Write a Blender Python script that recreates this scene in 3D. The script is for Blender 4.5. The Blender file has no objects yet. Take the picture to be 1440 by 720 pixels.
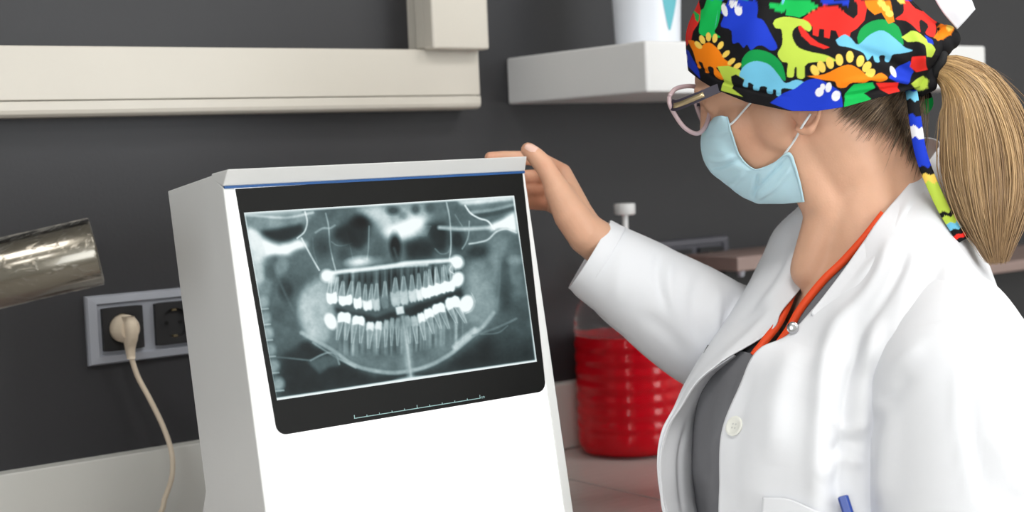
import bpy, bmesh, math, random
import numpy as np
from mathutils import Vector, Matrix

random.seed(7); RNG = np.random.default_rng(7)
scene = bpy.context.scene
COL = scene.collection

# ------------------------------------------------------------------ camera
# rows: world axes (X along the wall, Y into the wall, Z up) seen in camera axes
F_PX = 2114.6; CX, CY = 720.0, 360.0
R_CAM = np.array([[0.79643278, 0.07402066, -0.60017978],
                  [-0.60326266, 0.02822199, -0.79704309],
                  [-0.04205939, 0.99685729, 0.06713082]])
CZ = 1.37                       # camera height above the floor
CAM = np.array([0.0, 0.0, CZ])
WALL_Y = 1.838
cam_data = bpy.data.cameras.new('camera')
cam = bpy.data.objects.new('camera', cam_data); COL.objects.link(cam)
m4 = Matrix.Identity(4)
for i in range(3):
    for j in range(3): m4[i][j] = float(R_CAM[i, j])
m4.translation = Vector(CAM)
cam.matrix_world = m4
cam_data.sensor_width = 36.0
cam_data.lens = F_PX / 1440.0 * 36.0
cam_data.clip_start = 0.05
cam_data.dof.use_dof = True
cam_data.dof.focus_distance = 1.62
cam_data.dof.aperture_fstop = 4.5
scene.camera = cam

# ------------------------------------------------------------------ light and exposure
scene.view_settings.view_transform = 'Standard'
scene.view_settings.look = 'None'
scene.view_settings.exposure = 0.0
scene.view_settings.gamma = 1.0
scene.view_settings.use_curve_mapping = False
world = bpy.data.worlds.new('world'); scene.world = world
world.use_nodes = True
world.node_tree.nodes['Background'].inputs[0].default_value = (0.92, 0.96, 1.0, 1)
world.node_tree.nodes['Background'].inputs[1].default_value = 0.45
CEIL_Z = 2.62
PANELS = [(0.55, 0.35), (1.95, 0.35), (0.55, -1.25), (1.95, -1.25), (3.2, -0.4)]
PANEL_W = 8.5
for (px_, py_) in PANELS:
    ld = bpy.data.lights.new('ceiling_panel_light', 'AREA')
    ld.shape = 'SQUARE'; ld.size = 0.56; ld.energy = PANEL_W; ld.color = (1.0, 0.985, 0.96)
    lo = bpy.data.objects.new('ceiling_panel_light', ld); COL.objects.link(lo)
    lo.location = (px_, py_, CEIL_Z - 0.03)
# daylight through the window in the wall behind the camera
ld = bpy.data.lights.new('wall_opening_light', 'AREA')
ld.shape = 'RECTANGLE'; ld.size = 2.0; ld.size_y = 1.3; ld.energy = 46.0; ld.color = (0.93, 0.97, 1.0)
lo = bpy.data.objects.new('wall_opening_light', ld); COL.objects.link(lo)
lo.location = (2.2, -2.36, 1.65); lo.rotation_euler = (math.radians(90), 0, 0)

# added fill at the unseen left wall, brightens the viewer's left side
ld = bpy.data.lights.new('wall_opening_light', 'AREA')
ld.shape = 'RECTANGLE'; ld.size = 1.6; ld.size_y = 1.3; ld.energy = 33.0; ld.color = (0.93, 0.97, 1.0)
lo = bpy.data.objects.new('wall_opening_light', ld); COL.objects.link(lo)
lo.location = (-2.12, -0.9, 1.6); lo.rotation_euler = (math.radians(90), 0, math.radians(-90))

# ------------------------------------------------------------------ helpers: pixels to places
def ray(px, py):
    return R_CAM @ np.array([(px - CX) / F_PX, -(py - CY) / F_PX, -1.0])
def UP(px, py, z):  return CAM + ray(px, py) * z
def onX(px, py, X): r = ray(px, py); return CAM + r * (X / r[0])
def onY(px, py, Y): r = ray(px, py); return CAM + r * (Y / r[1])
def onZ(px, py, Z): r = ray(px, py); return CAM + r * ((Z - CZ) / r[2])
def PROJ(P):
    c = (np.asarray(P) - CAM) @ R_CAM
    return np.stack([CX + F_PX * c[..., 0] / -c[..., 2], CY - F_PX * c[..., 1] / -c[..., 2], -c[..., 2]], -1)

# ------------------------------------------------------------------ helpers: materials
def _lin(c):
    return tuple((x / 12.92 if x <= 0.04045 else ((x + 0.055) / 1.055) ** 2.4) for x in c)
def rgb(r, g, b): return _lin((r / 255, g / 255, b / 255)) + (1.0,)
def mat(name, color, rough=0.5, metal=0.0, var=0.06, scale=20.0, bump=0.0, bscale=None, coat=0.0,
        transmission=0.0, ior=1.45, sss=0.0, emit=None, emit_strength=0.0, attr=None, stretch=None, spec=0.5, alpha=1.0):
    m = bpy.data.materials.new(name); m.use_nodes = True
    nt = m.node_tree; N = nt.nodes; L = nt.links
    b = N['Principled BSDF']
    b.inputs['Roughness'].default_value = rough; b.inputs['Metallic'].default_value = metal
    b.inputs['IOR'].default_value = ior; b.inputs['Transmission Weight'].default_value = transmission
    b.inputs['Coat Weight'].default_value = coat; b.inputs['Specular IOR Level'].default_value = spec
    b.inputs['Alpha'].default_value = alpha
    if sss:
        b.inputs['Subsurface Weight'].default_value = sss
        b.inputs['Subsurface Radius'].default_value = (0.012, 0.005, 0.003)
        b.inputs['Subsurface Scale'].default_value = 0.6
    tc = N.new('ShaderNodeTexCoord'); mp = N.new('ShaderNodeMapping')
    L.new(tc.outputs['Object'], mp.inputs['Vector'])
    if stretch: mp.inputs['Scale'].default_value = stretch
    nz = N.new('ShaderNodeTexNoise'); nz.inputs['Scale'].default_value = scale; nz.inputs['Detail'].default_value = 4
    L.new(mp.outputs['Vector'], nz.inputs['Vector'])
    mr = N.new('ShaderNodeMapRange'); mr.inputs['To Min'].default_value = 1 - var; mr.inputs['To Max'].default_value = 1 + var
    L.new(nz.outputs['Fac'], mr.inputs['Value'])
    mx = N.new('ShaderNodeVectorMath'); mx.operation = 'SCALE'
    if attr:
        at = N.new('ShaderNodeAttribute'); at.attribute_name = attr
        L.new(at.outputs['Color'], mx.inputs[0])
    else:
        mx.inputs[0].default_value = color[:3]
    L.new(mr.outputs['Result'], mx.inputs['Scale'])
    L.new(mx.outputs['Vector'], b.inputs['Base Color'])
    if emit is not None:
        b.inputs['Emission Strength'].default_value = emit_strength
        if emit == 'attr': L.new(at.outputs['Color'], b.inputs['Emission Color'])
        else: b.inputs['Emission Color'].default_value = emit
    if bump:
        n2 = N.new('ShaderNodeTexNoise'); n2.inputs['Scale'].default_value = bscale or scale * 4; n2.inputs['Detail'].default_value = 3
        L.new(mp.outputs['Vector'], n2.inputs['Vector'])
        bp = N.new('ShaderNodeBump'); bp.inputs['Strength'].default_value = bump; bp.inputs['Distance'].default_value = 0.002
        L.new(n2.outputs['Fac'], bp.inputs['Height']); L.new(bp.outputs['Normal'], b.inputs['Normal'])
    return m

# ------------------------------------------------------------------ helpers: objects
def obj(name, me, material=None, parent=None, smooth=False):
    o = bpy.data.objects.new(name, me); COL.objects.link(o)
    if material: me.materials.append(material)
    if parent is not None: o.parent = parent; o.matrix_parent_inverse = parent.matrix_world.inverted()
    if smooth:
        me.polygons.foreach_set('use_smooth', [True] * len(me.polygons)); me.update()
    return o
def from_bm(name, bm, material=None, parent=None, smooth=False):
    bmesh.ops.recalc_face_normals(bm, faces=bm.faces[:])
    me = bpy.data.meshes.new(name); bm.to_mesh(me); bm.free()
    return obj(name, me, material, parent, smooth)
def from_vf(name, v, f, material=None, parent=None, smooth=False):
    me = bpy.data.meshes.new(name)
    me.from_pydata([tuple(map(float, p)) for p in v], [], [tuple(int(i) for i in q) for q in f]); me.update()
    return obj(name, me, material, parent, smooth)
def empty(name, loc, label=None, cat=None, group=None):
    o = bpy.data.objects.new(name, None); COL.objects.link(o); o.location = Vector([float(x) for x in loc])
    o.empty_display_size = 0.05
    o.matrix_world = Matrix.Translation(o.location)
    tag(o, label, cat, group); return o
def tag(o, label=None, cat=None, group=None, kind=None):
    if label: o['label'] = label
    if cat: o['category'] = cat
    if group: o['group'] = group
    if kind: o['kind'] = kind
    return o
def bevel(o, w, seg=2, angle=35):
    m = o.modifiers.new('bevel', 'BEVEL'); m.width = w; m.segments = seg; m.limit_method = 'ANGLE'; m.angle_limit = math.radians(angle)
    m.harden_normals = False
    return o
def bm_box(bm, x0, x1, y0, y1, z0, z1):
    vs = [bm.verts.new((x, y, z)) for x in (x0, x1) for y in (y0, y1) for z in (z0, z1)]
    for q in ((0,1,3,2),(4,6,7,5),(0,4,5,1),(2,3,7,6),(0,2,6,4),(1,5,7,3)):
        bm.faces.new([vs[i] for i in q])
    return vs
def box(name, x0, x1, y0, y1, z0, z1, material, parent=None, bev=0.0, seg=2):
    bm = bmesh.new(); bm_box(bm, x0, x1, y0, y1, z0, z1)
    o = from_bm(name, bm, material, parent)
    if bev: bevel(o, bev, seg)
    return o
def prism_x(name, prof, x0, x1, material, parent=None, bev=0.0, seg=2):
    """prof: list of (y, z); x0/x1: numbers or one number per profile point"""
    n = len(prof)
    xa = x0 if hasattr(x0, '__len__') else [x0] * n
    xb = x1 if hasattr(x1, '__len__') else [x1] * n
    bm = bmesh.new()
    a = [bm.verts.new((xa[i], p[0], p[1])) for i, p in enumerate(prof)]
    b = [bm.verts.new((xb[i], p[0], p[1])) for i, p in enumerate(prof)]
    bm.faces.new(a); bm.faces.new(b[::-1])
    for i in range(n): bm.faces.new([a[i], a[(i + 1) % n], b[(i + 1) % n], b[i]])
    o = from_bm(name, bm, material, parent)
    if bev: bevel(o, bev, seg)
    return o
def frame_at(t):
    t = t / np.linalg.norm(t)
    h = np.array([0, 0, 1.0]) if abs(t[2]) < 0.9 else np.array([1.0, 0, 0])
    u = np.cross(h, t); u /= np.linalg.norm(u)
    return u, np.cross(t, u)
def lathe(name, prof, base, axis, material, parent=None, seg=48, smooth=True, wob=None, caps=True):
    """prof: (radius, height) along axis from base"""
    base = np.asarray(base, float); axis = np.asarray(axis, float); axis /= np.linalg.norm(axis)
    u, w = frame_at(axis); v = []; f = []
    for k, (r, h) in enumerate(prof):
        for s in range(seg):
            a = 2 * math.pi * s / seg
            rr = r if wob is None else wob(r, h, a)
            v.append(base + axis * h + (u * math.cos(a) + w * math.sin(a)) * rr)
    for k in range(len(prof) - 1):
        for s in range(seg):
            s2 = (s + 1) % seg
            f.append((k * seg + s, k * seg + s2, (k + 1) * seg + s2, (k + 1) * seg + s))
    if caps:
        if prof[0][0] > 1e-5: f.append(tuple(range(seg))[::-1])
        if prof[-1][0] > 1e-5: f.append(tuple((len(prof) - 1) * seg + s for s in range(seg)))
    bm = bmesh.new(); me0 = bpy.data.meshes.new('t'); me0.from_pydata([tuple(p) for p in v], [], f)
    bm.from_mesh(me0); bpy.data.meshes.remove(me0)
    bmesh.ops.remove_doubles(bm, verts=bm.verts[:], dist=1e-6)
    o = from_bm(name, bm, material, parent, smooth)
    if smooth: 
        es = o.modifiers.new('split', 'EDGE_SPLIT'); es.split_angle = math.radians(50)
    return o
def catmull(pts, n):
    """resample control points (k, d) to n points with a centripetal-like cubic"""
    P = np.asarray(pts, float); k = len(P)
    if k == 2:
        t = np.linspace(0, 1, n)[:, None]; return P[0] * (1 - t) + P[1] * t
    A = np.vstack([2 * P[0] - P[1], P, 2 * P[-1] - P[-2]])
    t = np.linspace(0, k - 1 - 1e-9, n); i = t.astype(int); s = (t - i)[:, None]
    p0, p1, p2, p3 = A[i], A[i + 1], A[i + 2], A[i + 3]
    return 0.5 * (2 * p1 + (p2 - p0) * s + (2 * p0 - 5 * p1 + 4 * p2 - p3) * s ** 2 + (3 * p1 - p0 - 3 * p2 + p3) * s ** 3)
def tube_vf(path, rad, seg=8, closed_caps=True, flat=None):
    P = np.asarray(path, float); n = len(P)
    T = np.gradient(P, axis=0); T /= np.linalg.norm(T, axis=1)[:, None] + 1e-12
    u, w = frame_at(T[0]); v = []; f = []
    rad = rad if hasattr(rad, '__len__') else [rad] * n
    for i in range(n):
        u = u - T[i] * (u @ T[i]); u /= np.linalg.norm(u) + 1e-12; w = np.cross(T[i], u)
        for s in range(seg):
            a = 2 * math.pi * s / seg
            v.append(P[i] + (u * math.cos(a) + w * math.sin(a)) * rad[i])
    for i in range(n - 1):
        for s in range(seg):
            s2 = (s + 1) % seg
            f.append((i * seg + s, i * seg + s2, (i + 1) * seg + s2, (i + 1) * seg + s))
    if closed_caps:
        f.append(tuple(range(seg))[::-1]); f.append(tuple((n - 1) * seg + s for s in range(seg)))
    return v, f
def tube(name, path, rad, material, parent=None, seg=10):
    v, f = tube_vf(path, rad, seg); return from_vf(name, v, f, material, parent, True)
def bake(o):
    """apply all modifiers of o into its mesh"""
    dg = bpy.context.evaluated_depsgraph_get(); dg.update()
    me = bpy.data.meshes.new_from_object(o.evaluated_get(dg)); old = o.data
    o.modifiers.clear(); o.data = me; bpy.data.meshes.remove(old); return o

# ------------------------------------------------------------------ materials of the room
M_wall = mat('charcoal_wall_paint', rgb(50, 50, 53), 0.5, var=0.05, scale=6, bump=0.12, bscale=180)
M_white_wall = mat('white_wall_paint', rgb(232, 232, 228), 0.7, var=0.02)
M_ceil = mat('ceiling_white', rgb(240, 240, 236), 0.8, var=0.02)
M_floor = mat('grey_vinyl_floor', rgb(176, 170, 162), 0.4, var=0.08, scale=8)
M_counter = mat('rose_grey_laminate', rgb(186, 172, 168), 0.22, var=0.10, scale=14, stretch=(1.0, 9.0, 1.0))
M_splash = mat('pale_grey_laminate', rgb(214, 214, 209), 0.3, var=0.02)
M_beige = mat('cream_plastic_trunking', rgb(212, 206, 195), 0.38, var=0.03, scale=9)
M_shelf = mat('white_lacquer', rgb(222, 222, 222), 0.45, var=0.02)
M_white = mat('white_plastic', rgb(240, 240, 240), 0.35, var=0.02)
M_metalwhite = mat('white_powder_coat', rgb(232, 233, 232), 0.35, var=0.015, bump=0.03, bscale=700)
M_blue = mat('blue_edge_strip', rgb(4, 72, 132), 0.5)
M_silver = mat('silver_grey_plastic', rgb(172, 176, 186), 0.36, metal=0.2, var=0.03)
M_silver_far = mat('dark_grey_frame', rgb(92, 92, 100), 0.4, metal=0.2)
M_socket = mat('graphite_plastic', rgb(36, 36, 38), 0.6, var=0.04)
M_hole = mat('socket_pin_black', rgb(8, 8, 8), 0.5)
M_brass = mat('brass_clip', rgb(180, 165, 130), 0.35, metal=0.9)
M_plug = mat('cream_rubber_plug', rgb(232, 216, 194), 0.45, var=0.03)
M_taupe = mat('taupe_wood', rgb(142, 122, 116), 0.5, var=0.12, scale=10, stretch=(1, 8, 8))
M_dark = mat('black_cabinet', rgb(30, 30, 33), 0.5)

# ------------------------------------------------------------------ the room
def struct(o): o['kind'] = 'structure'; return o
X0, X1, Y0 = -2.2, 4.4, -2.45
struct(box('floor', X0, X1, Y0, WALL_Y, -0.05, 0.0, M_floor))
struct(box('ceiling', X0, X1, Y0, WALL_Y, CEIL_Z, CEIL_Z + 0.05, M_ceil))
struct(box('wall_back', X0, X1, WALL_Y, WALL_Y + 0.1, 0, CEIL_Z, M_wall))
bm = bmesh.new()
bm_box(bm, X0 - .1, X0, Y0, -1.7, 0, CEIL_Z); bm_box(bm, X0 - .1, X0, -.1, WALL_Y, 0, CEIL_Z)
bm_box(bm, X0 - .1, X0, -1.7, -.1, 0, .95); bm_box(bm, X0 - .1, X0, -1.7, -.1, 2.25, CEIL_Z)
struct(from_bm('wall_left', bm, M_white_wall))
w = struct(empty('added_fill_window', (X0 - .05, -.9, .95)))  # unseen window added in the left wall to house the fill light
bm = bmesh.new()
for a in ((-1.7, -1.65, .95, 2.25), (-.15, -.1, .95, 2.25), (-.925, -.875, .95, 2.25), (-1.65, -.15, .95, 1.0), (-1.65, -.15, 2.2, 2.25)):
    bm_box(bm, X0 - .08, X0 - .02, a[0], a[1], a[2], a[3])
from_bm('window_frame', bm, M_white, w)
struct(box('wall_right', X1, X1 + 0.1, Y0, WALL_Y, 0, CEIL_Z, M_white_wall))
# wall behind the camera, open where its window is
bm = bmesh.new()
bm_box(bm, X0, 1.2, Y0 - 0.1, Y0, 0, CEIL_Z); bm_box(bm, 3.2, X1, Y0 - 0.1, Y0, 0, CEIL_Z)
bm_box(bm, 1.2, 3.2, Y0 - 0.1, Y0, 0, 1.0); bm_box(bm, 1.2, 3.2, Y0 - 0.1, Y0, 2.3, CEIL_Z)
struct(from_bm('wall_front', bm, M_white_wall))
w = struct(empty('window_1', (2.2, Y0 - 0.05, 1.0)))
bm = bmesh.new()
for a in ((1.2, 1.25, 1.0, 2.3), (3.15, 3.2, 1.0, 2.3), (2.175, 2.225, 1.0, 2.3), (1.25, 3.15, 1.0, 1.05), (1.25, 3.15, 2.25, 2.3)):
    bm_box(bm, a[0], a[1], Y0 - 0.08, Y0 - 0.02, a[2], a[3])
from_bm('window_frame', bm, M_white, w)
M_glow = mat('lit_diffuser', rgb(255, 255, 255), 0.6, emit=(1, 0.985, 0.96, 1), emit_strength=3.5)
for i, (px_, py_) in enumerate(PANELS):
    t = empty('ceiling_light', (px_, py_, CEIL_Z), 'square ceiling light panel ' + ('above the x-ray viewer side', 'above the woman in the lab coat', 'at the back left of the room', 'at the back right of the room', 'nearest the right wall')[i], 'ceiling light', 'ceiling light panels')
    bm = bmesh.new()
    for a in ((-.3, -.28, -.3, .3), (.28, .3, -.3, .3), (-.28, .28, -.3, -.28), (-.28, .28, .28, .3)):
        bm_box(bm, px_ + a[0], px_ + a[1], py_ + a[2], py_ + a[3], CEIL_Z - 0.02, CEIL_Z)
    from_bm('light_frame', bm, M_white, t)
    box('diffuser', px_ - .28, px_ + .28, py_ - .28, py_ + .28, CEIL_Z - 0.012, CEIL_Z - 0.004, M_glow, t)

# ------------------------------------------------------------------ counter
CT = CZ - 0.464; CF = 1.285
ctr = empty('counter', (1.0, WALL_Y - 0.3, 0), 'rose grey laminate counter along the charcoal wall', 'counter')
JX = [-0.75, -0.06, 0.635, 1.328, 2.02, 2.9]
for i in range(len(JX) - 1):
    box('worktop_slab', JX[i] + 0.0012, JX[i + 1] - 0.0012, CF, WALL_Y - 0.018, CT - 0.03, CT, M_counter, ctr, 0.002)
box('joint_filler', JX[0] + .01, JX[-1] - .01, CF + 0.004, WALL_Y - 0.018, CT - 0.028, CT - 0.0025, M_dark, ctr)
box('cabinet_body', JX[0], JX[-1], CF + 0.05, WALL_Y - 0.002, 0.0, CT - 0.031, M_shelf, ctr)
for i in range(8):
    xa = JX[0] + i * (JX[-1] - JX[0]) / 8
    d = box('cabinet_door', xa + .004, xa + (JX[-1] - JX[0]) / 8 - .004, CF + 0.03, CF + 0.049, 0.1, CT - 0.04, M_shelf, ctr, 0.002)
    box('handle', xa + .15, xa + .30, CF + 0.012, CF + 0.03, CT - 0.12, CT - 0.108, M_silver, d, 0.003)
struct(prism_x('baseboard_back', [(WALL_Y - 0.001, CT), (WALL_Y - 0.017, CT), (WALL_Y - 0.017, CZ - 0.3615), (WALL_Y - 0.001, CZ - 0.3595)], JX[0], JX[-1], M_splash, None, 0.0015))

# ------------------------------------------------------------------ cable trunking
t = empty('cable_trunking', (0.4, WALL_Y, CZ + 0.069), 'long cream horizontal cable trunking on the charcoal wall', 'cable trunking')
YT = 1.788; zt, zs, zb = CZ + 0.1545, CZ + 0.0885, CZ + 0.0693
prism_x('trunking_base', [(WALL_Y, zt - .001), (YT + 0.008, zt - .001), (YT + 0.008, zb + .012), (WALL_Y, zb + .012)], -1.1, 1.2995, M_beige, t)
prism_x('trunking_cover', [(YT + 0.02, zt), (YT, zt), (YT, zs + 0.0006), (YT + 0.02, zs + 0.0006)], -1.1, 1.301, M_beige, t, 0.0015)
prism_x('lower_cover', [(WALL_Y, zs - 0.0006), (YT, zs - 0.0006), (YT, zb + .008), (YT + .002, zb + .003), (YT + .008, zb), (WALL_Y, zb)], -1.1, 1.302, M_beige, t, 0.0012)
t = empty('cable_duct', (1.25, WALL_Y, CZ + 0.153), 'short cream vertical duct dropping onto the end of the trunking', 'cable duct')
YD = 1.765
box('duct_base', 1.212, 1.30, YD + .045, WALL_Y, CZ + .1555, CEIL_Z, M_beige, t, 0.001)
box('duct_rib', 1.2055, 1.30, YD + .022, YD + .0445, CZ + .1555, CEIL_Z, M_beige, t, 0.003)
box('duct_cover', 1.2035, 1.302, YD - .004, YD + .0215, CZ + .153, CEIL_Z, M_beige, t, 0.004, 3)

# ------------------------------------------------------------------ shelf and tub
SH = box('wall_shelf', 1.3885, 2.148, 1.524, WALL_Y, CZ + 0.0765, CZ + 0.1468, M_shelf, None, 0.004, 3)
tag(SH, 'thick white floating shelf on the wall behind the woman', 'shelf')
M_tub = mat('white_tub_plastic', rgb(226, 230, 238), 0.35, var=0.02)
M_teal = mat('teal_print', rgb(96, 178, 190), 0.5)
tb = onY(911, 57, 1.66)
TBX, TBY = tb[0], 1.66
t = empty('plastic_tub', (TBX, TBY, CZ + .1468), 'white plastic tub with teal leaf print on the shelf', 'tub')
dep = PROJ(np.array([TBX, TBY, CZ + .147]))[2]
rb = 45.5 / F_PX * dep; 
def tubr(h): return rb * (1 + 0.62 * h + 2.2 * h * h)
lathe('tub_body', [(rb * .96, 0.0), (rb, .003)] + [(tubr(h), h) for h in np.linspace(.008, .16, 14)] + [(tubr(.16) + .004, .162), (tubr(.16) + .004, .17)], (TBX, TBY, CZ + .1468), (0, 0, 1), M_tub, t, 64)
lathe('lid', [(tubr(.16) + .003, .1705), (tubr(.16) + .006, .172), (tubr(.16) + .006, .182), (tubr(.16) - .003, .186), (0, .186)], (TBX, TBY, CZ + .1468), (0, 0, 1), M_tub, t, 64)
# leaf print wrapped on the tub
def leaf(name, cpx, m, off, y_lo, wmax, hh):
    v = []; f = []; n = 24
    a_c = None
    for k in range(n + 1):
        s = k / n; h = y_lo + hh * s
        half = wmax * math.sin(math.pi * min(1, s * 0.62 + 0.02)) ** 0.9
        for q in (-1, -.5, 0, .5, 1):
            ang = cpx + q * half + 0.12 * s
            r = tubr(h) + off
            v.append((TBX + r * math.cos(ang), TBY + r * math.sin(ang), CZ + .1468 + h))
    for k in range(n):
        for q in range(4): f.append((k * 5 + q, k * 5 + q + 1, k * 5 + q + 6, k * 5 + q + 5))
    return from_vf(name, v, f, m, t, True)
leaf('leaf_print', math.radians(-92), M_teal, 0.0006, 0.024, 0.40, 0.13)

# ------------------------------------------------------------------ wall sockets
def socket_frame(x0, zc, label, plugged):
    W_, H_ = 0.163, 0.0885
    x1 = x0 + W_; z0, z1 = zc - H_ / 2, zc + H_ / 2
    t = empty('double_socket', ((x0 + x1) / 2, WALL_Y, z0), label, 'wall socket')
    bm = bmesh.new()       # bevelled picture-frame profile
    ix0, ix1, iz0, iz1 = x0 + .015, x1 - .015, z0 + .0125, z1 - .0125
    def ring(x0, x1, z0, z1, y): return [bm.verts.new(p) for p in ((x0, y, z0), (x1, y, z0), (x1, y, z1), (x0, y, z1))]
    rs = [ring(x0, x1, z0, z1, WALL_Y), ring(x0, x1, z0, z1, WALL_Y - .005), ring(x0 + .002, x1 - .002, z0 + .002, z1 - .002, WALL_Y - .0085),
          ring(ix0 - .002, ix1 + .002, iz0 - .002, iz1 + .002, WALL_Y - .0095), ring(ix0, ix1, iz0, iz1, WALL_Y - .005)]
    for a, b in zip(rs, rs[1:]):
        for i in range(4): bm.faces.new([a[i], a[(i + 1) % 4], b[(i + 1) % 4], b[i]])
    bm.faces.new(rs[-1])
    from_bm('cover_frame', bm, M_silver if plugged else M_silver_far, t)
    for k in range(2):
        mx0 = ix0 + .004 + k * (ix1 - ix0 - .054 - .008) ; mx1 = mx0 + .054; mz0, mz1 = iz0 + .004, iz1 - .004
        cxm, czm = (mx0 + mx1) / 2, (mz0 + mz1) / 2
        r = 0.0195; n = 32
        bm = bmesh.new()   # square face with a round recess
        outer = [];
        for i in range(n):
            a = 2 * math.pi * i / n; c, s = math.cos(a), math.sin(a)
            q = max(abs(c) / ((mx1 - mx0) / 2), abs(s) / ((mz1 - mz0) / 2))
            outer.append(bm.verts.new((cxm + c / q, WALL_Y - .0115, czm + s / q)))
        skirt = [bm.verts.new((v.co.x, WALL_Y - .004, v.co.z)) for v in outer]
        rim = [bm.verts.new((cxm + r * math.cos(2 * math.pi * i / n), WALL_Y - .0115, czm + r * math.sin(2 * math.pi * i / n))) for i in range(n)]
        bot = [bm.verts.new((cxm + r * .96 * math.cos(2 * math.pi * i / n), WALL_Y - .0056, czm + r * .96 * math.sin(2 * math.pi * i / n))) for i in range(n)]
        for i in range(n):
            j = (i + 1) % n
            bm.faces.new([skirt[i], skirt[j], outer[j], outer[i]]); bm.faces.new([outer[i], outer[j], rim[j], rim[i]]); bm.faces.new([rim[i], rim[j], bot[j], bot[i]])
        bm.faces.new(bot)
        mod = from_bm('socket_module', bm, M_socket, t)
        for sx in (-1, 1):
            lathe('pin_hole', [(.0026, 0), (.0026, .0008), (0, .0008)], (cxm + sx * .0095, WALL_Y - .0056, czm), (0, -1, 0), M_hole, mod, 12)
        for sz in (-1, 1):
            box('earth_clip', cxm - .003, cxm + .003, WALL_Y - .010, WALL_Y - .0057, czm + sz * .0172 - .0012, czm + sz * .0172 + .0012, M_brass, mod)
    return t, (ix0 + .004 + .027, (iz0 + iz1) / 2)
sk, PC = socket_frame(0.7045, CZ - 0.2, 'silver framed double wall socket holding a cream plug', True)
socket_frame(1.681, CZ - 0.197, 'grey framed double wall socket behind the white sleeve', False)

# plug with its cord
pl = empty('power_plug', (PC[0], WALL_Y - .0015, PC[1]), 'cream angled power plug with its cord hanging to the counter', 'plug')
yb = WALL_Y - .0066
lathe('plug_disc', [(.0178, 0), (.0180, .012), (.0172, .016), (.0135, .024), (.0125, .026), (0, .026)], (PC[0], yb, PC[1]), (0, -1, 0), M_plug, pl, 40)
v = []; f = []; n = 18
secs = [(.0165, .0065, .0125, .034), (.010, .0078, .012, .0375), (.002, .0085, .012, .0385), (-.006, .0082, .012, .037), (-.013, .0075, .011, .034), (-.0195, .0066, .011, .029), (-.026, .0058, .0115, .0245), (-.034, .0052, .0125, .023), (-.0385, .0048, .0130, .0225)]
for (dz, hw, y0_, y1_) in secs:
    for i in range(n):
        a = 2 * math.pi * i / n; c, s = math.cos(a), math.sin(a)
        c = math.copysign(abs(c) ** .65, c); s = math.copysign(abs(s) ** .65, s)
        v.append((PC[0] + hw * c + (-dz * .06), yb - (y0_ + y1_) / 2 - (y1_ - y0_) / 2 * s, PC[1] + dz))
for k in range(len(secs) - 1):
    for i in range(n): f.append((k * n + i, k * n + (i + 1) % n, (k + 1) * n + (i + 1) % n, (k + 1) * n + i))
f.append(tuple(range(n))); f.append(tuple((len(secs) - 1) * n + i for i in range(n))[::-1])
from_vf('plug_grip', v, f, M_plug, pl, True)
cp = [(PC[0] + .0024, yb - .0175, PC[1] - .036)]
for (a, b, Y) in ((194, 530, 1.815), (211, 562, 1.812), (229, 599, 1.805), (241, 635, 1.796), (242, 668, 1.786), (232, 700, 1.774), (219, 728, 1.762)):
    q = onY(a, b, Y); cp.append(tuple(q))
cp += [(0.655, 1.70, CT + .018), (0.70, 1.62, CT + .0045), (0.79, 1.575, CT + .0045), (0.86, 1.55, CT + .012), (0.90, 1.515, CT + .03)]
tube('cord', catmull(cp, 90), 0.0033, M_plug, pl, 10)

# ------------------------------------------------------------------ small shelves at the right, far behind
q0 = onY(1037, 362, 1.70); q1 = onY(1037, 383, 1.70)
s = empty('wooden_shelf', (q0[0] + .18, WALL_Y, q1[2]), 'small taupe wooden shelf beside the far wall socket', 'shelf')
box('shelf_board', q0[0], q0[0] + .40, 1.70, WALL_Y, q1[2] + .001, q0[2], M_taupe, s, .002)
lathe('foot_knob', [(.006, 0), (.0065, .004), (.005, .010), (0, .0105)], (q0[0] + .022, 1.715, q1[2] + .001), (0, 0, -1), M_silver, s, 16)
box('shelf_bracket', q0[0] + .03, q0[0] + .36, 1.76, WALL_Y, q1[2] - .06, q1[2] + .001, M_dark, s, .002)
q0 = onY(1432, 366, 1.62); q1 = onY(1432, 381, 1.62)
s = empty('low_shelf', (q0[0] + .2, WALL_Y, q1[2]), 'grey edged low shelf behind the ponytail', 'shelf')
box('shelf_board', q0[0] - .12, q0[0] + .6, 1.62, WALL_Y, q1[2], q0[2], M_taupe, s, .003)
box('shelf_box', q0[0] - .10, q0[0] + .58, 1.66, WALL_Y, q1[2] - .10, q1[2] - .001, M_dark, s, .002)

# ------------------------------------------------------------------ red liquid bottle
M_clear = mat('clear_plastic', rgb(250, 244, 244), 0.06, transmission=1.0, ior=1.12, var=0.0, spec=0.8)
M_red = mat('red_liquid', rgb(236, 12, 36), 0.10, transmission=0.28, ior=1.2, var=0.05, scale=30, coat=0.4)
BY, BR = 1.734, 0.0845
BX = float(onY(886, 500, BY)[0])
bt = empty('liquid_bottle', (BX, BY, CT), 'large ribbed clear jug of red liquid with a white pump', 'bottle')
def rib(h): return 0.0009 * math.sin(2 * math.pi * h / 0.0205) if 0.035 < h < 0.19 else 0.0
prof = [(BR * .55, .004), (BR * .80, 0.0), (BR * .93, .004), (BR * .985, .014)]
prof += [(BR + rib(h), h) for h in np.linspace(.022, .20, 64)]
prof += [(BR * .985, .21), (BR * .93, .226), (BR * .80, .243), (BR * .60, .257), (BR * .38, .267), (.021, .272), (.0205, .284)]
lathe('bottle_shell', prof, (BX, BY, CT + .0005), (0, 0, 1), M_clear, bt, 72)
LV = 0.183
pin = [(0, .006), (BR * .55, .007), (BR * .80, .004), (BR * .91, .007), (BR * .965, .016)] + [(BR + rib(h) - .0016, h) for h in np.linspace(.022, LV, 58)] + [(0, LV)]
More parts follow.
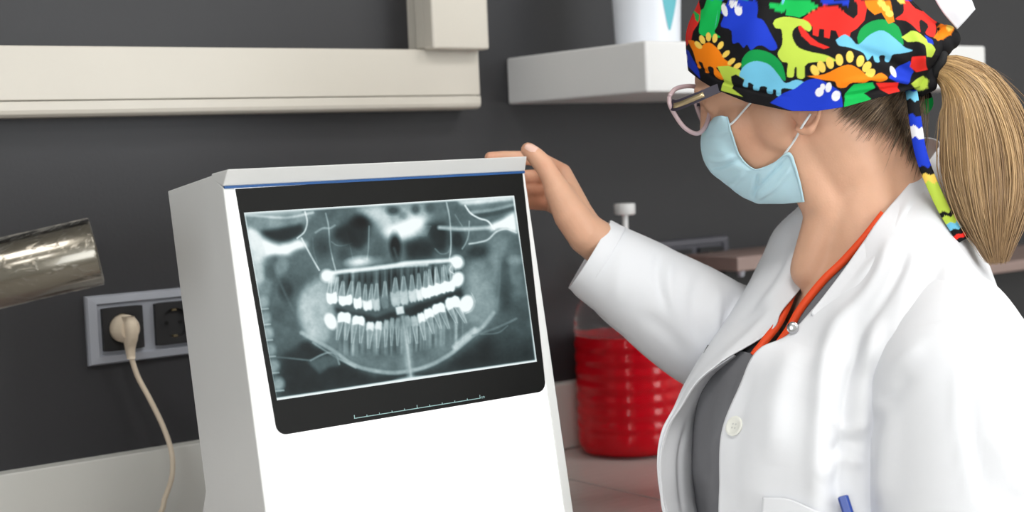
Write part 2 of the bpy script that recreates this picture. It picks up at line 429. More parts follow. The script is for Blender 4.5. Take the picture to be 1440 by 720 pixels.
lathe('red_liquid', pin, (BX, BY, CT + .0005), (0, 0, 1), M_red, bt, 72)
lathe('cap', [(.0215, .270), (.0235, .272), (.0235, .292), (.021, .295), (.008, .297), (.0075, .302)], (BX, BY, CT), (0, 0, 1), M_white, bt, 32)
pt = onY(886, 293, BY)
lathe('pump_stem', [(.0046, .297), (.0046, pt[2] - CT - .009)], (BX, BY, CT), (0, 0, 1), M_white, bt, 20)
lathe('pump_head', [(.0145, pt[2] - CT - .009), (.0162, pt[2] - CT - .0075), (.0165, pt[2] - CT + .006), (.0152, pt[2] - CT + .0082), (0, pt[2] - CT + .0086)], (BX, BY, CT), (0, 0, 1), M_white, bt, 32)

# ------------------------------------------------------------------ X-ray viewer (light box)
TH = math.radians(9.5); ST, CTH = math.sin(TH), math.cos(TH)
FY, FZ = 1.3885, CZ - 0.021                       # top front edge of the slanted face
def face(X, s, off=0.0):                          # s metres down the face, off metres out of it
    return np.array([X, FY - s * ST - off * CTH, FZ - s * CTH + off * ST])
def on_face(px, py, off=0.0):
    n = np.array([0, CTH, -ST]); r = ray(px, py)
    t = (n @ (face(0, 0, off) - CAM)) / (n @ r); P = CAM + r * t
    return P[0], (FZ + off * ST - P[2]) / CTH
XL, XR = 0.684, 1.0685
SB = (FZ - CT) / CTH
v_ = empty('x_ray_viewer', ((XL + XR) / 2, 1.42, CT), 'white slanted x-ray viewer with a lit front panel on the counter', 'x-ray viewer')
fb = face(0, SB)
prof = [(FY, FZ), (fb[1], CT), (1.522, CT), (1.469, CZ - .344), (1.5215, CZ - .0235), (1.414, CZ - .0085)]
fw = 0.0125
o = prism_x('left_side_panel', prof, XL, XL + .003, M_metalwhite, v_, .0012, 2)
o = prism_x('right_side_panel', prof, XR - .003, XR, M_metalwhite, v_, .0012, 2)
box_in = [(p[0] + (.004 if i < 2 else -.002), p[1]) for i, p in enumerate(prof)]
prism_x('housing', [(FY + .012, FZ - .002), (fb[1] + .012, CT + .001), (1.520, CT + .001), (1.467, CZ - .344), (1.5195, CZ - .025), (1.414, CZ - .0105)], XL + .0031, XR - .0031, M_metalwhite, v_)
def slab(name, xa, xb, s0, s1, o0, o1, m, parent, bev=0.0):
    bm = bmesh.new(); q = []
    for X in (xa, xb):
        for s in (s0, s1):
            for of in (o0, o1): q.append(bm.verts.new(tuple(face(X, s, of))))
    for k in ((0,1,3,2),(4,6,7,5),(0,4,5,1),(2,3,7,6),(0,2,6,4),(1,5,7,3)): bm.faces.new([q[i] for i in k])
    o = from_bm(name, bm, m, parent)
    if bev: bevel(o, bev)
    return o
slab('frame_rail', XL + .0001, XL + fw, 0.0, SB - .002, -.009, .0006, M_metalwhite, v_, .0012)
slab('frame_rail', XR - fw, XR - .0001, 0.0, SB - .002, -.009, .0006, M_metalwhite, v_, .0012)
slab('frame_rail', XL + fw + .0002, XR - fw - .0002, SB - .03, SB - .002, -.009, .0006, M_metalwhite, v_, .0012)
M_panel = mat('lit_opal_acrylic', rgb(250, 250, 250), 0.3, var=0.0, emit=(1.0, 1.0, 1.0, 1), emit_strength=0.72)
slab('light_panel', XL + fw + .0002, XR - fw - .0002, 0.001, SB - .0305, -.006, -.0004, M_panel, v_)
# hood along the top: a folded strip with a mitred end
A = (FY - .0005, FZ + .0012); B = (1.3765, CZ - .0025); Cc = (1.4135, CZ - .0065); Dd = (1.4135, FZ + .0085)
prism_x('top_hood', [A, B, Cc, Dd], [XL, XL + .0005, XL, XL], [XR + .001, XR - .004, XR - .002, XR], M_metalwhite, v_, .0013, 2)
A2 = (FY - .0012, FZ + .0012)
prism_x('blue_edge_strip', [(FY - .0018, FZ + .0016), (FY - .0022, FZ - .0010), (FY + .003, FZ - .0010), (FY + .003, FZ + .0008)], XL + .001, XR - .0005, M_blue, v_)

# ------------------------------------------------------------------ film sheet and its radiograph
M_film = mat('black_film', rgb(22, 22, 21), 0.4, var=0.05, spec=0.12)
fs = empty('x_ray_film', tuple(face((XL + XR) / 2, .25, .001)), 'black dental panoramic x-ray film clipped on the lit viewer', 'x-ray film')
cor = [on_face(330, 266), on_face(733.5, 241), on_face(767, 550), on_face(389.5, 613)]     # TL TR BR BL
def sheet_pt(u, w, off):
    (a, b, c, d) = [np.array(q) for q in cor]
    P = a * (1 - u) * (1 - w) + b * u * (1 - w) + c * u * w + d * (1 - u) * w
    return face(P[0], P[1], off)
pts = [(0, 0), (1, 0)]
rc_u, rc_w = .032, .042
for k in range(9):
    a = math.pi / 2 * k / 8; pts.append((1 - rc_u + rc_u * math.cos(a), 1 - rc_w + rc_w * math.sin(a)))
for k in range(9):
    a = math.pi / 2 * k / 8; pts.append((rc_u - rc_u * math.sin(a), 1 - rc_w + rc_w * math.cos(a)))
bm = bmesh.new()
fr = [bm.verts.new(tuple(sheet_pt(u, w, .0014))) for u, w in pts]; bk = [bm.verts.new(tuple(sheet_pt(u, w, .0009))) for u, w in pts]
bm.faces.new(fr); bm.faces.new(bk[::-1])
for i in range(len(pts)): bm.faces.new([fr[i], fr[(i + 1) % len(pts)], bk[(i + 1) % len(pts)], bk[i]])
from_bm('film_sheet', bm, M_film, fs)
M_ink = mat('pale_scale_ink', rgb(140, 172, 172), 0.5, emit=rgb(140, 172, 172), emit_strength=0.4)
def bar_on_film(name, p0, p1, wpx):
    (xa, sa), (xb, sb) = on_face(*p0), on_face(*p1); d = np.array([xb - xa, sb - sa]); d /= np.linalg.norm(d); nrm = np.array([-d[1], d[0]]) * wpx * .00079 / 2
    q = [(xa + nrm[0], sa + nrm[1]), (xb + nrm[0], sb + nrm[1]), (xb - nrm[0], sb - nrm[1]), (xa - nrm[0], sa - nrm[1])]
    bm = bmesh.new(); a = [bm.verts.new(tuple(face(x, s, .0018))) for x, s in q]; b = [bm.verts.new(tuple(face(x, s, .0014))) for x, s in q]
    bm.faces.new(a); bm.faces.new(b[::-1])
    for i in range(4): bm.faces.new([a[i], a[(i + 1) % 4], b[(i + 1) % 4], b[i]])
    return from_bm(name, bm, M_ink, fs)
bar_on_film('scale_line', (497, 588.5), (674.5, 560), .85)
for k in range(11):
    x = 497.5 + (674 - 497.5) * (k / 10.0); y = 588.4 + (560.1 - 588.4) * k / 10.0; L_ = 4.6 if k in (0, 5, 10) else 2.4
    bar_on_film('scale_tick', (x, y), (x - .5, y - L_), .8)
fc = bpy.data.curves.new('t', 'FONT'); fc.body = 'cm'; fc.size = 1.0
fo = bpy.data.objects.new('t', fc); COL.objects.link(fo)
dg = bpy.context.evaluated_depsgraph_get(); me = bpy.data.meshes.new_from_object(fo.evaluated_get(dg)); bpy.data.objects.remove(fo)
tx, ts = on_face(675.5, 560.5); sc = .0042
for vv in me.vertices: vv.co = Vector(face(tx + vv.co.x * sc, ts - vv.co.y * sc * 1.1, .0017))
obj('scale_lettering', me, M_ink, fs)

# ---- the radiograph, drawn as tone values and laid on the film as a fine grid of coloured points
GX0, GY0, GX1, GY1, SS = 336, 266, 764, 572, 2
GW, GH = (GX1 - GX0) * SS, (GY1 - GY0) * SS
yy, xx = np.mgrid[0:GH, 0:GW]; PXG = GX0 + xx / SS; PYG = GY0 + yy / SS
IM = np.full((GH, GW), 0.30)
def gblur(a, s):
    s *= SS
    if s < 0.3: return a
    r = int(3 * s) + 1; k = np.exp(-0.5 * (np.arange(-r, r + 1) / s) ** 2); k /= k.sum()
    b = np.pad(a, ((r, r), (0, 0)), 'edge'); o = np.zeros_like(a)
    for i, w in enumerate(k): o += w * b[i:i + a.shape[0]]
    b = np.pad(o, ((0, 0), (r, r)), 'edge'); o2 = np.zeros_like(a)
    for i, w in enumerate(k): o2 += w * b[:, i:i + a.shape[1]]
    return o2
def put(mask, val, al, sl):
    IM[sl] = IM[sl] * (1 - al * mask) + val * al * mask
def win(x0, y0, x1, y1):
    a = int(max(0, (x0 - GX0) * SS)); b = int(min(GW, (x1 - GX0) * SS)); c = int(max(0, (y0 - GY0) * SS)); d = int(min(GH, (y1 - GY0) * SS))
    return (slice(c, max(c + 1, d)), slice(a, max(a + 1, b)))
def ell(cx, cy, rx, ry, val, al=1.0, rot=0.0, soft=0.35):
    R_ = max(rx, ry) * (1 + soft) + 2; sl = win(cx - R_, cy - R_, cx + R_, cy + R_)
    X = PXG[sl] - cx; Y = PYG[sl] - cy; c, s = math.cos(math.radians(rot)), math.sin(math.radians(rot))
    d = np.sqrt(((X * c + Y * s) / rx) ** 2 + ((-X * s + Y * c) / ry) ** 2)
    put(np.clip((1 + soft - d) / (2 * soft), 0, 1) ** 1.0, val, al, sl)
def poly(pts, val, al=1.0, bl=2.0):
    P = np.array(pts, float); m_ = bl * 3 + 2
    sl = win(P[:, 0].min() - m_, P[:, 1].min() - m_, P[:, 0].max() + m_, P[:, 1].max() + m_)
    X, Y = PXG[sl], PYG[sl]; ins = np.zeros(X.shape, bool)
    for (x1, y1), (x2, y2) in zip(P, np.roll(P, -1, 0)):
        if y1 == y2: continue
        ins ^= ((Y < y1) != (Y < y2)) & (X < (x2 - x1) * (Y - y1) / (y2 - y1) + x1)
    put(gblur(ins.astype(float), bl), val, al, sl)
def line(pts, w, val, al=0.8, soft=1.0):
    P = catmull(pts, max(8, 6 * len(pts))); m_ = w + soft * 2 + 2
    sl = win(P[:, 0].min() - m_, P[:, 1].min() - m_, P[:, 0].max() + m_, P[:, 1].max() + m_)
    X, Y = PXG[sl], PYG[sl]; D = np.full(X.shape, 1e9)
    for (x1, y1), (x2, y2) in zip(P[:-1], P[1:]):
        dx, dy = x2 - x1, y2 - y1; t = np.clip(((X - x1) * dx + (Y - y1) * dy) / (dx * dx + dy * dy + 1e-9), 0, 1)
        D = np.minimum(D, np.hypot(X - x1 - t * dx, Y - y1 - t * dy))
    put(np.clip((w / 2 + soft - D) / (soft * 1.5), 0, 1), val, al, sl)
def noise(shape, s, seed):
    a = np.random.default_rng(seed).standard_normal(shape); a = gblur(a, s / SS); return a / (a.std() + 1e-9)
# broad tones
poly([(340, 296), (730, 270), (740, 340), (640, 362), (455, 384), (350, 392)], .36, .9, 8)
poly([(350, 395), (420, 380), (430, 500), (395, 560), (380, 560)], .33, .8, 10)
poly([(395, 500), (440, 480), (520, 528), (620, 518), (700, 460), (752, 470), (756, 508), (392, 562)], .13, .95, 6)
poly([(655, 345), (735, 350), (752, 480), (690, 470), (665, 400)], .38, .8, 8)
poly([(712, 420), (745, 420), (752, 500), (700, 505), (690, 480)], .22, .7, 8)
# upper left
poly([(344, 300), (445, 296), (430, 314), (366, 324), (347, 322)], .52, .8, 3)
line([(346, 302), (400, 306), (440, 299)], 2.5, .78, .7, 2)
poly([(366, 326), (395, 321), (424, 315), (428, 324), (418, 334), (400, 341), (382, 338)], .13, .95, 2.5)
poly([(347, 320), (357, 323), (370, 335), (392, 345), (408, 341), (422, 336), (434, 346), (416, 352), (404, 360), (386, 358), (372, 362), (360, 352), (352, 350)], .97, .95, 3)
poly([(348, 322), (362, 330), (374, 350), (366, 372), (356, 372)], .8, .85, 4)
line([(429, 298), (432, 312), (428, 326), (418, 335)], 1.6, .88, .8, 1)
line([(424, 335), (432, 350), (442, 368), (449, 380)], 1.8, .85, .75, 1)
line([(458, 300), (462, 318), (464, 345), (468, 365), (472, 380)], 1.4, .72, .7, 1)
line([(444, 327), (454, 321), (464, 321), (471, 317)], 2, .7, .6, 1.5)
line([(466, 340), (474, 345), (484, 345), (494, 342)], 1.2, .6, .6, 1)
line([(487, 326), (492, 345), (496, 363)], 1.2, .5, .6, 1)
line([(440, 335), (441, 352), (446, 370)], 1.4, .5, .5, 1)
poly([(470, 322), (488, 312), (505, 305), (518, 304), (521, 316), (519, 340), (505, 352), (482, 343), (468, 334)], .10, .85, 4)
ell(508, 311, 12, 9, .05, .8, 0, .6)
ell(452, 348, 12, 16, .20, .7, 0, .6); ell(484, 358, 9, 11, .2, .6, 0, .6); ell(530, 352, 10, 16, .28, .7, 0, .6)
line([(519, 318), (518, 350), (516, 365)], 1.4, .55, .6, 1)
ell(505, 368, 15, 6, .92, .85, -6, .7); ell(530, 366, 8, 5, .5, .6, 0, .7)
# centre top
poly([(515, 290), (600, 284), (606, 306), (572, 330), (546, 336), (534, 316)], .74, .6, 6)
poly([(346, 322), (358, 325), (373, 352), (368, 398), (362, 420), (357, 385)], .82, .7, 4)
poly([(500, 292), (535, 290), (545, 300), (552, 320), (548, 334), (538, 330), (530, 312), (515, 302)], .82, .75, 4)
poly([(543, 322), (556, 314), (580, 306), (602, 303), (596, 322), (578, 334), (562, 337), (548, 335)], .97, .95, 5)
ell(553, 296, 9, 6, .22, .9, 0, .5); ell(584, 294, 6, 7, .25, .85, 0, .5); ell(605, 293, 7, 7, .28, .8, 0, .5); ell(566, 302, 6, 5, .4, .6, 0, .5)
ell(556, 346, 8, 18, .07, .92, -4, .4); line([(554, 349), (559, 365)], 3, .3, .6, 2)
poly([(568, 340), (600, 334), (612, 345), (608, 362), (572, 366)], .12, .85, 4)
poly([(600, 316), (625, 312), (632, 330), (626, 356), (612, 352), (604, 335)], .10, .85, 4)
line([(612, 350), (620, 357), (630, 355), (634, 345)], 1.3, .5, .6, 1)
ell(643, 338, 10, 14, .12, .8, 0, .5); ell(672, 354, 16, 10, .17, .85, -10, .5); ell(650, 360, 8, 6, .3, .5)
for k in range(7): line([(548 + 3 * k, 322 + 1.6 * k), (606 - k, 318 + 2.2 * k)], 1.0, .75, .25, 1.2)
# upper right
poly([(642, 282), (722, 276), (723, 282), (690, 286), (660, 289), (648, 287)], .88, .9, 2)
poly([(656, 289), (722, 283), (723, 290), (668, 298)], .42, .8, 2); line([(664, 299), (695, 295), (724, 288)], 4, .60, .7, 2)
line([(668, 304), (696, 300), (722, 293)], 5, .26, .85, 2)
poly([(690, 316), (708, 307), (724, 297), (728, 328), (714, 322), (700, 322), (690, 326)], .97, .95, 2.5)
line([(618, 320), (650, 322), (692, 320)], 4, .85, .7, 2.5)
line([(628, 285), (632, 305), (634, 330), (634, 350), (632, 364)], 1.5, .75, .75, 1)
line([(654, 289), (662, 300), (674, 307), (686, 311), (695, 322)], 2.0, .9, .85, 1)
line([(660, 311), (659, 330), (655, 342), (650, 350)], 1.4, .66, .7, 1); line([(640, 302), (650, 318)], 1.2, .6, .5, 1)
line([(660, 343), (672, 341), (686, 337), (698, 326), (712, 322), (726, 327)], 1.8, .82, .8, 1.2)
poly([(690, 338), (704, 330), (716, 338), (706, 360), (700, 400), (690, 402)], .52, .75, 4)
poly([(704, 366), (714, 362), (720, 400), (716, 440), (700, 438)], .20, .7, 4); ell(724, 366, 9, 6, .6, .7, 0, .6); ell(726, 384, 8, 18, .42, .6)
line([(702, 356), (702, 400), (698, 440)], 2.2, .42, .6, 2)
# rami and mandible
poly([(428, 402), (448, 388), (462, 398), (470, 440), (470, 478), (448, 484), (430, 472), (421, 446), (420, 420)], .66, .92, 5)
ell(432, 436, 10, 22, .74, .6, 0, .6)
poly([(655, 374), (680, 366), (692, 390), (702, 428), (688, 452), (664, 474), (648, 440), (655, 410)], .55, .9, 5)
poly([(466, 455), (520, 462), (570, 462), (620, 455), (656, 440), (672, 456), (652, 482), (628, 502), (598, 517), (560, 525), (522, 522), (490, 508), (460, 488)], .42, .95, 4)
poly([(470, 470), (520, 480), (600, 470), (640, 470), (600, 498), (540, 505), (500, 496)], .32, .6, 6)
line([(424, 468), (446, 480), (470, 494), (495, 512), (525, 521), (558, 524), (598, 516), (630, 500), (655, 480), (680, 458), (694, 440)], 4.5, .64, .8, 2)
line([(440, 482), (470, 501), (500, 517)], 2, .76, .5, 1.5); line([(640, 488), (655, 474), (668, 464)], 6, .78, .75, 3)
line([(665, 472), (690, 464), (712, 455), (726, 448)], 2, .45, .7, 1.5); line([(676, 470), (700, 468), (714, 458)], 1.4, .5, .5, 1)
ell(430, 488, 9, 8, .12, .8, 0, .5)
line([(360, 500), (400, 503), (437, 507)], 1.8, .42, .7, 1.2); line([(437, 507), (450, 500), (462, 496), (472, 499), (477, 512)], 2.0, .62, .75, 1.2)
poly([(432, 508), (455, 500), (474, 500), (478, 514), (462, 516), (450, 526)], .36, .7, 2)
# neck vertebrae at the left edge
for (a, b) in ((368, 425), (371, 447), (374, 469), (378, 492), (383, 515), (390, 540)):
    ell(a + 2, b, 8, 9, .62, .75, 0, .4); line([(a - 4, b + 10), (a + 9, b + 9)], 1.6, .8, .6, 1)
ell(372, 400, 10, 18, .55, .6); ell(362, 385, 9, 14, .72, .7); ell(396, 374, 9, 14, .52, .7, 15); ell(402, 408, 10, 14, .16, .7); ell(380, 384, 8, 10, .26, .6)
line([(385, 372), (395, 400), (412, 436)], 2, .4, .5, 2)
# palate line, sinus floor
line([(456, 387), (480, 382), (520, 378), (550, 374), (575, 370), (606, 368), (636, 366)], 4.4, .88, .92, 2.4)
line([(540, 376), (560, 374), (600, 372)], 4, .85, .7, 2)
poly([(478, 394), (520, 386), (560, 384), (620, 378), (640, 380), (628, 396), (580, 402), (530, 408), (490, 406)], .22, .85, 3)
# mouth opening
poly([(470, 432), (500, 440), (530, 446), (552, 438), (586, 428), (620, 418), (648, 406), (652, 416), (630, 424), (606, 432), (585, 446), (560, 455), (520, 456), (496, 442), (474, 440)], .15, .96, 2)
poly([(548, 404), (580, 400), (582, 430), (552, 440)], .30, .6, 3)
# fine streaks of the root region
vs = noise((1, GW), 2.4, 9); sk_ = np.repeat(vs, GH, 0); m1 = np.clip(1 - np.abs((PYG - (404 - (PXG - 470) * .10)) / 20) ** 4, 0, 1) * ((PXG > 472) & (PXG < 642)); IM += m1 * .07 * sk_
m2 = np.clip(1 - np.abs((PYG - (478 - np.clip(PXG - 560, 0, 200) * .22)) / 24) ** 4, 0, 1) * ((PXG > 474) & (PXG < 652)); IM += m2 * (.06 * sk_ + .05)
IM = np.clip(IM, 0, 1)
# upper teeth: roots, then crowns
up = [(467, 419, 8, 9, 1), (486, 422, 10.5, 8, 1), (503, 426, 6.5, 9, .97), (517, 429, 7.5, 8.5, .9), (529, 428, 5.5, 10, .72), (541, 425, 5.5, 10, .45), (556, 420, 7, 12, .66), (568, 418, 6.5, 12, .70), (580, 416, 6, 10, .78), (590, 414, 5.5, 10, .86), (600, 411, 7, 9.5, .97), (610, 408, 7.5, 9, 1), (620, 405, 8, 9, 1), (632, 402, 8, 9, 1)]
def tooth(a, b, rx, ry, t_, sg, lean, ln, two):
    """sg -1: root points up (upper jaw), +1: root points down; tapered roots, then a cusped crown"""
    rx *= 1.08
    for dx in ((-rx * .5, rx * .5) if two else (0,)):
        w_ = rx * (.48 if two else .78); tip = (a + dx * 1.1 + lean, b + sg * ln)
        poly([(a + dx - w_, b + sg * 3), (a + dx + w_, b + sg * 3), (tip[0] + w_ * .30, tip[1] - sg * 3), tip, (tip[0] - w_ * .30, tip[1] - sg * 3)], .62 * (.75 + .25 * t_), .78, 1.0)
        line([(a + dx, b + sg * 7), tip], .9, .40, .45, .9)
        line([(a + dx - w_ * .8, b + sg * 5), (tip[0] - w_ * .25, tip[1] - sg * 2)], .7, .82, .5, .8)
        line([(a + dx + w_ * .8, b + sg * 5), (tip[0] + w_ * .25, tip[1] - sg * 2)], .7, .78, .45, .8)
def crown(a, b, rx, ry, t_, sg, rot):
    rx *= .97; c, s = math.cos(math.radians(rot)), math.sin(math.radians(rot))
    sh = [(-.86, sg * .9), (-1.0, sg * .1), (-.92, -sg * .6), (-.5, -sg * 1.0), (0, -sg * .78), (.5, -sg * 1.0), (.92, -sg * .6), (1.0, sg * .1), (.86, sg * .9), (0, sg * .6)]
    poly([(a + x * rx * c - y * ry * s, b + x * rx * s + y * ry * c) for x, y in sh], .98 * t_, .96, .9)
    ell(a, b - sg * ry * .25, rx * .6, ry * .5, min(1, 1.03 * t_), .6, rot, .6)
for (a, b, rx, ry, t_) in up: tooth(a, b, rx, ry, t_, -1, (556 - a) * .035, 31 if rx < 9 else 28, rx > 7.2)
for (a, b, rx, ry, t_) in up: crown(a, b, rx, ry, t_, -1, -8)
ell(460, 388, 9, 8.5, .97, .95, 20, .35); ell(468, 393, 6, 8, .8, .7, 20, .5); ell(642.5, 369, 9.5, 9.5, .98, .95, 0, .3); ell(644, 393, 8, 10.5, .98, .95, 12, .25); ell(632, 378, 6, 8, .7, .7)
line([(636, 372), (632, 380), (640, 386)], 1.2, .8, .7, .8)
# lower teeth
lo_ = [(484, 447, 10, 8.5, .97), (504, 451, 9.5, 7.5, .97), (520.5, 459, 6, 7, .85), (532.5, 458, 5.2, 7, .82), (543, 457, 4, 8, .62), (551, 455, 3.6, 9, .55), (559, 455, 3.6, 9, .52), (574, 452, 4.4, 9, .60), (583, 452, 5, 9, .7), (592.5, 447, 5.8, 8, .9), (603, 441, 7, 8, .95), (617, 434, 9.5, 8, 1), (637, 426, 11, 9.5, .98)]
for (a, b, rx, ry, t_) in lo_: tooth(a, b, rx, ry, t_, 1, (a - 560) * (.15 if a > 560 else .05), 33 if a < 600 else 30, rx > 8)
for (a, b, rx, ry, t_) in lo_: crown(a, b, rx, ry, t_, 1, 6 if a < 560 else -16)
ell(465, 452, 8, 12, .95, .94, -25, .2); ell(656, 427, 9.5, 12, .95, .95, 18, .18); line([(663, 412), (668, 424), (664, 436), (655, 441)], 1.0, .72, .7, .8)
line([(650, 405), (654, 392), (650, 378)], 1, .5, .4, .8)
poly([(556, 432), (567, 430), (569, 441), (558, 443)], .86, .92, .8)
poly([(561, 443), (571, 442), (578, 500), (583, 536), (574, 537), (568, 500)], .60, .65, 2.2); line([(566, 445), (573, 490), (578, 530)], 2.4, .72, .5, 1.6)
# grain of the bone, streaks
gr = noise((GH, GW), 2.2, 3); st = noise((GH, GW), 7, 4); st2 = noise((GH, GW), 16, 5)
IM += np.clip(IM, 0, .7) * (.018 * gr + .03 * st + .05 * st2) * np.clip((.93 - IM) * 4, 0, 1)
IM = gblur(IM, .35)
IM = np.clip(.5 + (IM - .46) * 1.22, 0.03, 1.0) ** .92
# bright cut edges of the exposure
EC = [(343, 299), (723, 275), (755, 508.5), (389.5, 563)]
line([EC[0], (430, 293.4), (560, 285), EC[1]], 4.5, .99, .95, 1.8); line([(344, 301), (420, 297)], 6, .85, .5, 3)
line([(722, 276), (740, 396), (754, 508)], 2.2, .97, .9, 1.2); line([(344, 300), (388, 560)], 1.6, .92, .8, 1)
line([(388, 562), (470, 550), (575, 534), (665, 521), (756, 508)], 4.2, 1.0, .97, 1.4); ell(575, 533, 16, 3, .95, .7, -8, .8)
IM = np.clip(IM, 0.03, 1.0)
# grid on the film
NU, NV = 620, 350
uu, ww = np.meshgrid(np.linspace(0, 1, NU), np.linspace(0, 1, NV))
# projective map unit square -> picture corners
def homog(c):
    A_ = []; b_ = []
    for (u, w), (x, y) in zip(((0, 0), (1, 0), (1, 1), (0, 1)), c):
        A_.append([u, w, 1, 0, 0, 0, -u * x, -w * x]); b_.append(x); A_.append([0, 0, 0, u, w, 1, -u * y, -w * y]); b_.append(y)
    return np.append(np.linalg.solve(np.array(A_), np.array(b_)), 1).reshape(3, 3)
Hm = homog(EC); den = Hm[2, 0] * uu + Hm[2, 1] * ww + 1
gx = (Hm[0, 0] * uu + Hm[0, 1] * ww + Hm[0, 2]) / den; gy = (Hm[1, 0] * uu + Hm[1, 1] * ww + Hm[1, 2]) / den
ix = np.clip((gx - GX0) * SS, 0, GW - 1.001); iy = np.clip((gy - GY0) * SS, 0, GH - 1.001); i0, j0 = ix.astype(int), iy.astype(int); fx, fy = ix - i0, iy - j0
tone = IM[j0, i0] * (1 - fx) * (1 - fy) + IM[j0, i0 + 1] * fx * (1 - fy) + IM[j0 + 1, i0] * (1 - fx) * fy + IM[j0 + 1, i0 + 1] * fx * fy
def s2l(c): return np.where(c <= .04045, c / 12.92, ((c + .055) / 1.055) ** 2.4)
mid = tone * (1 - tone) * 4
colr = np.stack([s2l(np.clip(tone - .055 * mid, 0, 1) * .97), s2l(np.clip(tone + .012 * mid, 0, 1)), s2l(np.clip(tone + .022 * mid, 0, 1)), np.ones_like(tone)], -1)
ec = [np.array(on_face(*p)) for p in EC]
P2 = np.zeros((NV, NU, 2))
n_ = np.array([0, CTH, -ST]); base_pt = face(0, 0, .0017)
rays = np.stack([(gx - CX) / F_PX, -(gy - CY) / F_PX, -np.ones_like(gx)], -1) @ R_CAM.T
tt = (n_ @ (base_pt - CAM)) / (rays @ n_)
VP_ = CAM + rays * tt[..., None]
idx = np.arange(NU * NV).reshape(NV, NU)
Fq = np.stack([idx[:-1, :-1], idx[1:, :-1], idx[1:, 1:], idx[:-1, 1:]], -1).reshape(-1, 4)
def fast_mesh(name, V, Fq):
    me = bpy.data.meshes.new(name); V = np.asarray(V, np.float32).reshape(-1, 3); nf = len(Fq); k = Fq.shape[1]
    me.vertices.add(len(V)); me.vertices.foreach_set('co', V.ravel())
    me.loops.add(nf * k); me.loops.foreach_set('vertex_index', np.asarray(Fq, np.int32).ravel())
    me.polygons.add(nf); me.polygons.foreach_set('loop_start', np.arange(0, nf * k, k, dtype=np.int32))
    me.polygons.foreach_set('use_smooth', np.ones(nf, bool))
    me.update(calc_edges=True); me.validate(); return me
def set_col(me, name, C):
    a = me.color_attributes.new(name, 'FLOAT_COLOR', 'POINT'); a.data.foreach_set('color', np.asarray(C, np.float32).ravel())
me = fast_mesh('radiograph', VP_, Fq); set_col(me, 'tone', colr.reshape(-1, 4))
M_radio = mat('backlit_radiograph', rgb(12, 12, 12), 0.4, var=0.0, spec=0.12)
nt = M_radio.node_tree; at = nt.nodes.new('ShaderNodeAttribute'); at.attribute_name = 'tone'
nt.links.new(at.outputs['Color'], nt.nodes['Principled BSDF'].inputs['Emission Color']); nt.nodes['Principled BSDF'].inputs['Emission Strength'].default_value = 0.98
ro = obj('radiograph', me, M_radio, fs); ro['label'] = 'backlit panoramic radiograph of a jaw with all its teeth'

# ------------------------------------------------------------------ dental x-ray cone at the left edge
def chrome(name):
    m = bpy.data.materials.new(name); m.use_nodes = True; nt = m.node_tree; N, L = nt.nodes, nt.links; b = N['Principled BSDF']
    b.inputs['Metallic'].default_value = 1.0; b.inputs['Base Color'].default_value = rgb(112, 107, 97); b.inputs['Coat Weight'].default_value = 0.8
    b.inputs['Coat Roughness'].default_value = 0.06
    tc = N.new('ShaderNodeTexCoord'); mp = N.new('ShaderNodeMapping'); L.new(tc.outputs['Object'], mp.inputs['Vector'])
    mp.inputs['Rotation'].default_value = (0.2, 0.6, 0.9); mp.inputs['Scale'].default_value = (22, 210, 130)
    n = N.new('ShaderNodeTexNoise'); n.inputs['Scale'].default_value = 1.0; n.inputs['Detail'].default_value = 3; n.inputs['Distortion'].default_value = 1.2
    L.new(mp.outputs['Vector'], n.inputs['Vector'])
    cr = N.new('ShaderNodeValToRGB'); cr.color_ramp.elements[0].position = .56; cr.color_ramp.elements[1].position = .70; L.new(n.outputs['Fac'], cr.inputs['Fac'])
    n2 = N.new('ShaderNodeTexNoise'); n2.inputs['Scale'].default_value = 22; L.new(tc.outputs['Object'], n2.inputs['Vector'])
    mu = N.new('ShaderNodeMath'); mu.operation = 'MULTIPLY'; L.new(cr.outputs['Color'], mu.inputs[0]); L.new(n2.outputs['Fac'], mu.inputs[1])
    bp = N.new('ShaderNodeBump'); bp.inputs['Strength'].default_value = 1.0; bp.inputs['Distance'].default_value = 0.002
    L.new(mu.outputs['Value'], bp.inputs['Height']); L.new(bp.outputs['Normal'], b.inputs['Coat Normal'])
    bp2 = N.new('ShaderNodeBump'); bp2.inputs['Strength'].default_value = 0.25; bp2.inputs['Distance'].default_value = 0.001
    L.new(mu.outputs['Value'], bp2.inputs['Height']); L.new(bp2.outputs['Normal'], b.inputs['Normal'])
    mr = N.new('ShaderNodeMapRange'); mr.inputs['To Min'].default_value = .10; mr.inputs['To Max'].default_value = .26; L.new(n2.outputs['Fac'], mr.inputs['Value']); L.new(mr.outputs['Result'], b.inputs['Roughness'])
    return m
M_chrome = chrome('film_wrapped_steel')
EA = UP(136, 353, 1.405); EB = UP(-130, 415, 1.365); ax = EB - EA; LN = np.linalg.norm(ax); ax /= LN
xr = empty('x_ray_tube_head', (-1.2, WALL_Y, CZ - .3), 'polished steel x-ray cone wrapped in clear plastic pointing right', 'x-ray machine')
RC = 0.0322
lathe('steel_cone', [(RC - .0025, .05), (RC - .0025, .001), (RC - .001, 0), (RC, .001), (RC, LN)], EA, ax, M_chrome, xr, 96, caps=False)
lathe('cone_end', [(RC - .0027, .02), (0, .0201)], EA, ax, M_dark, xr, 48, caps=False)
lathe('tube_housing', [(.034, LN), (.06, LN + .01), (.075, LN + .03), (.078, LN + .12), (.07, LN + .19), (.04, LN + .215), (0, LN + .218)], EA, ax, M_white, xr, 48)
hc = EA + ax * (LN + .11)
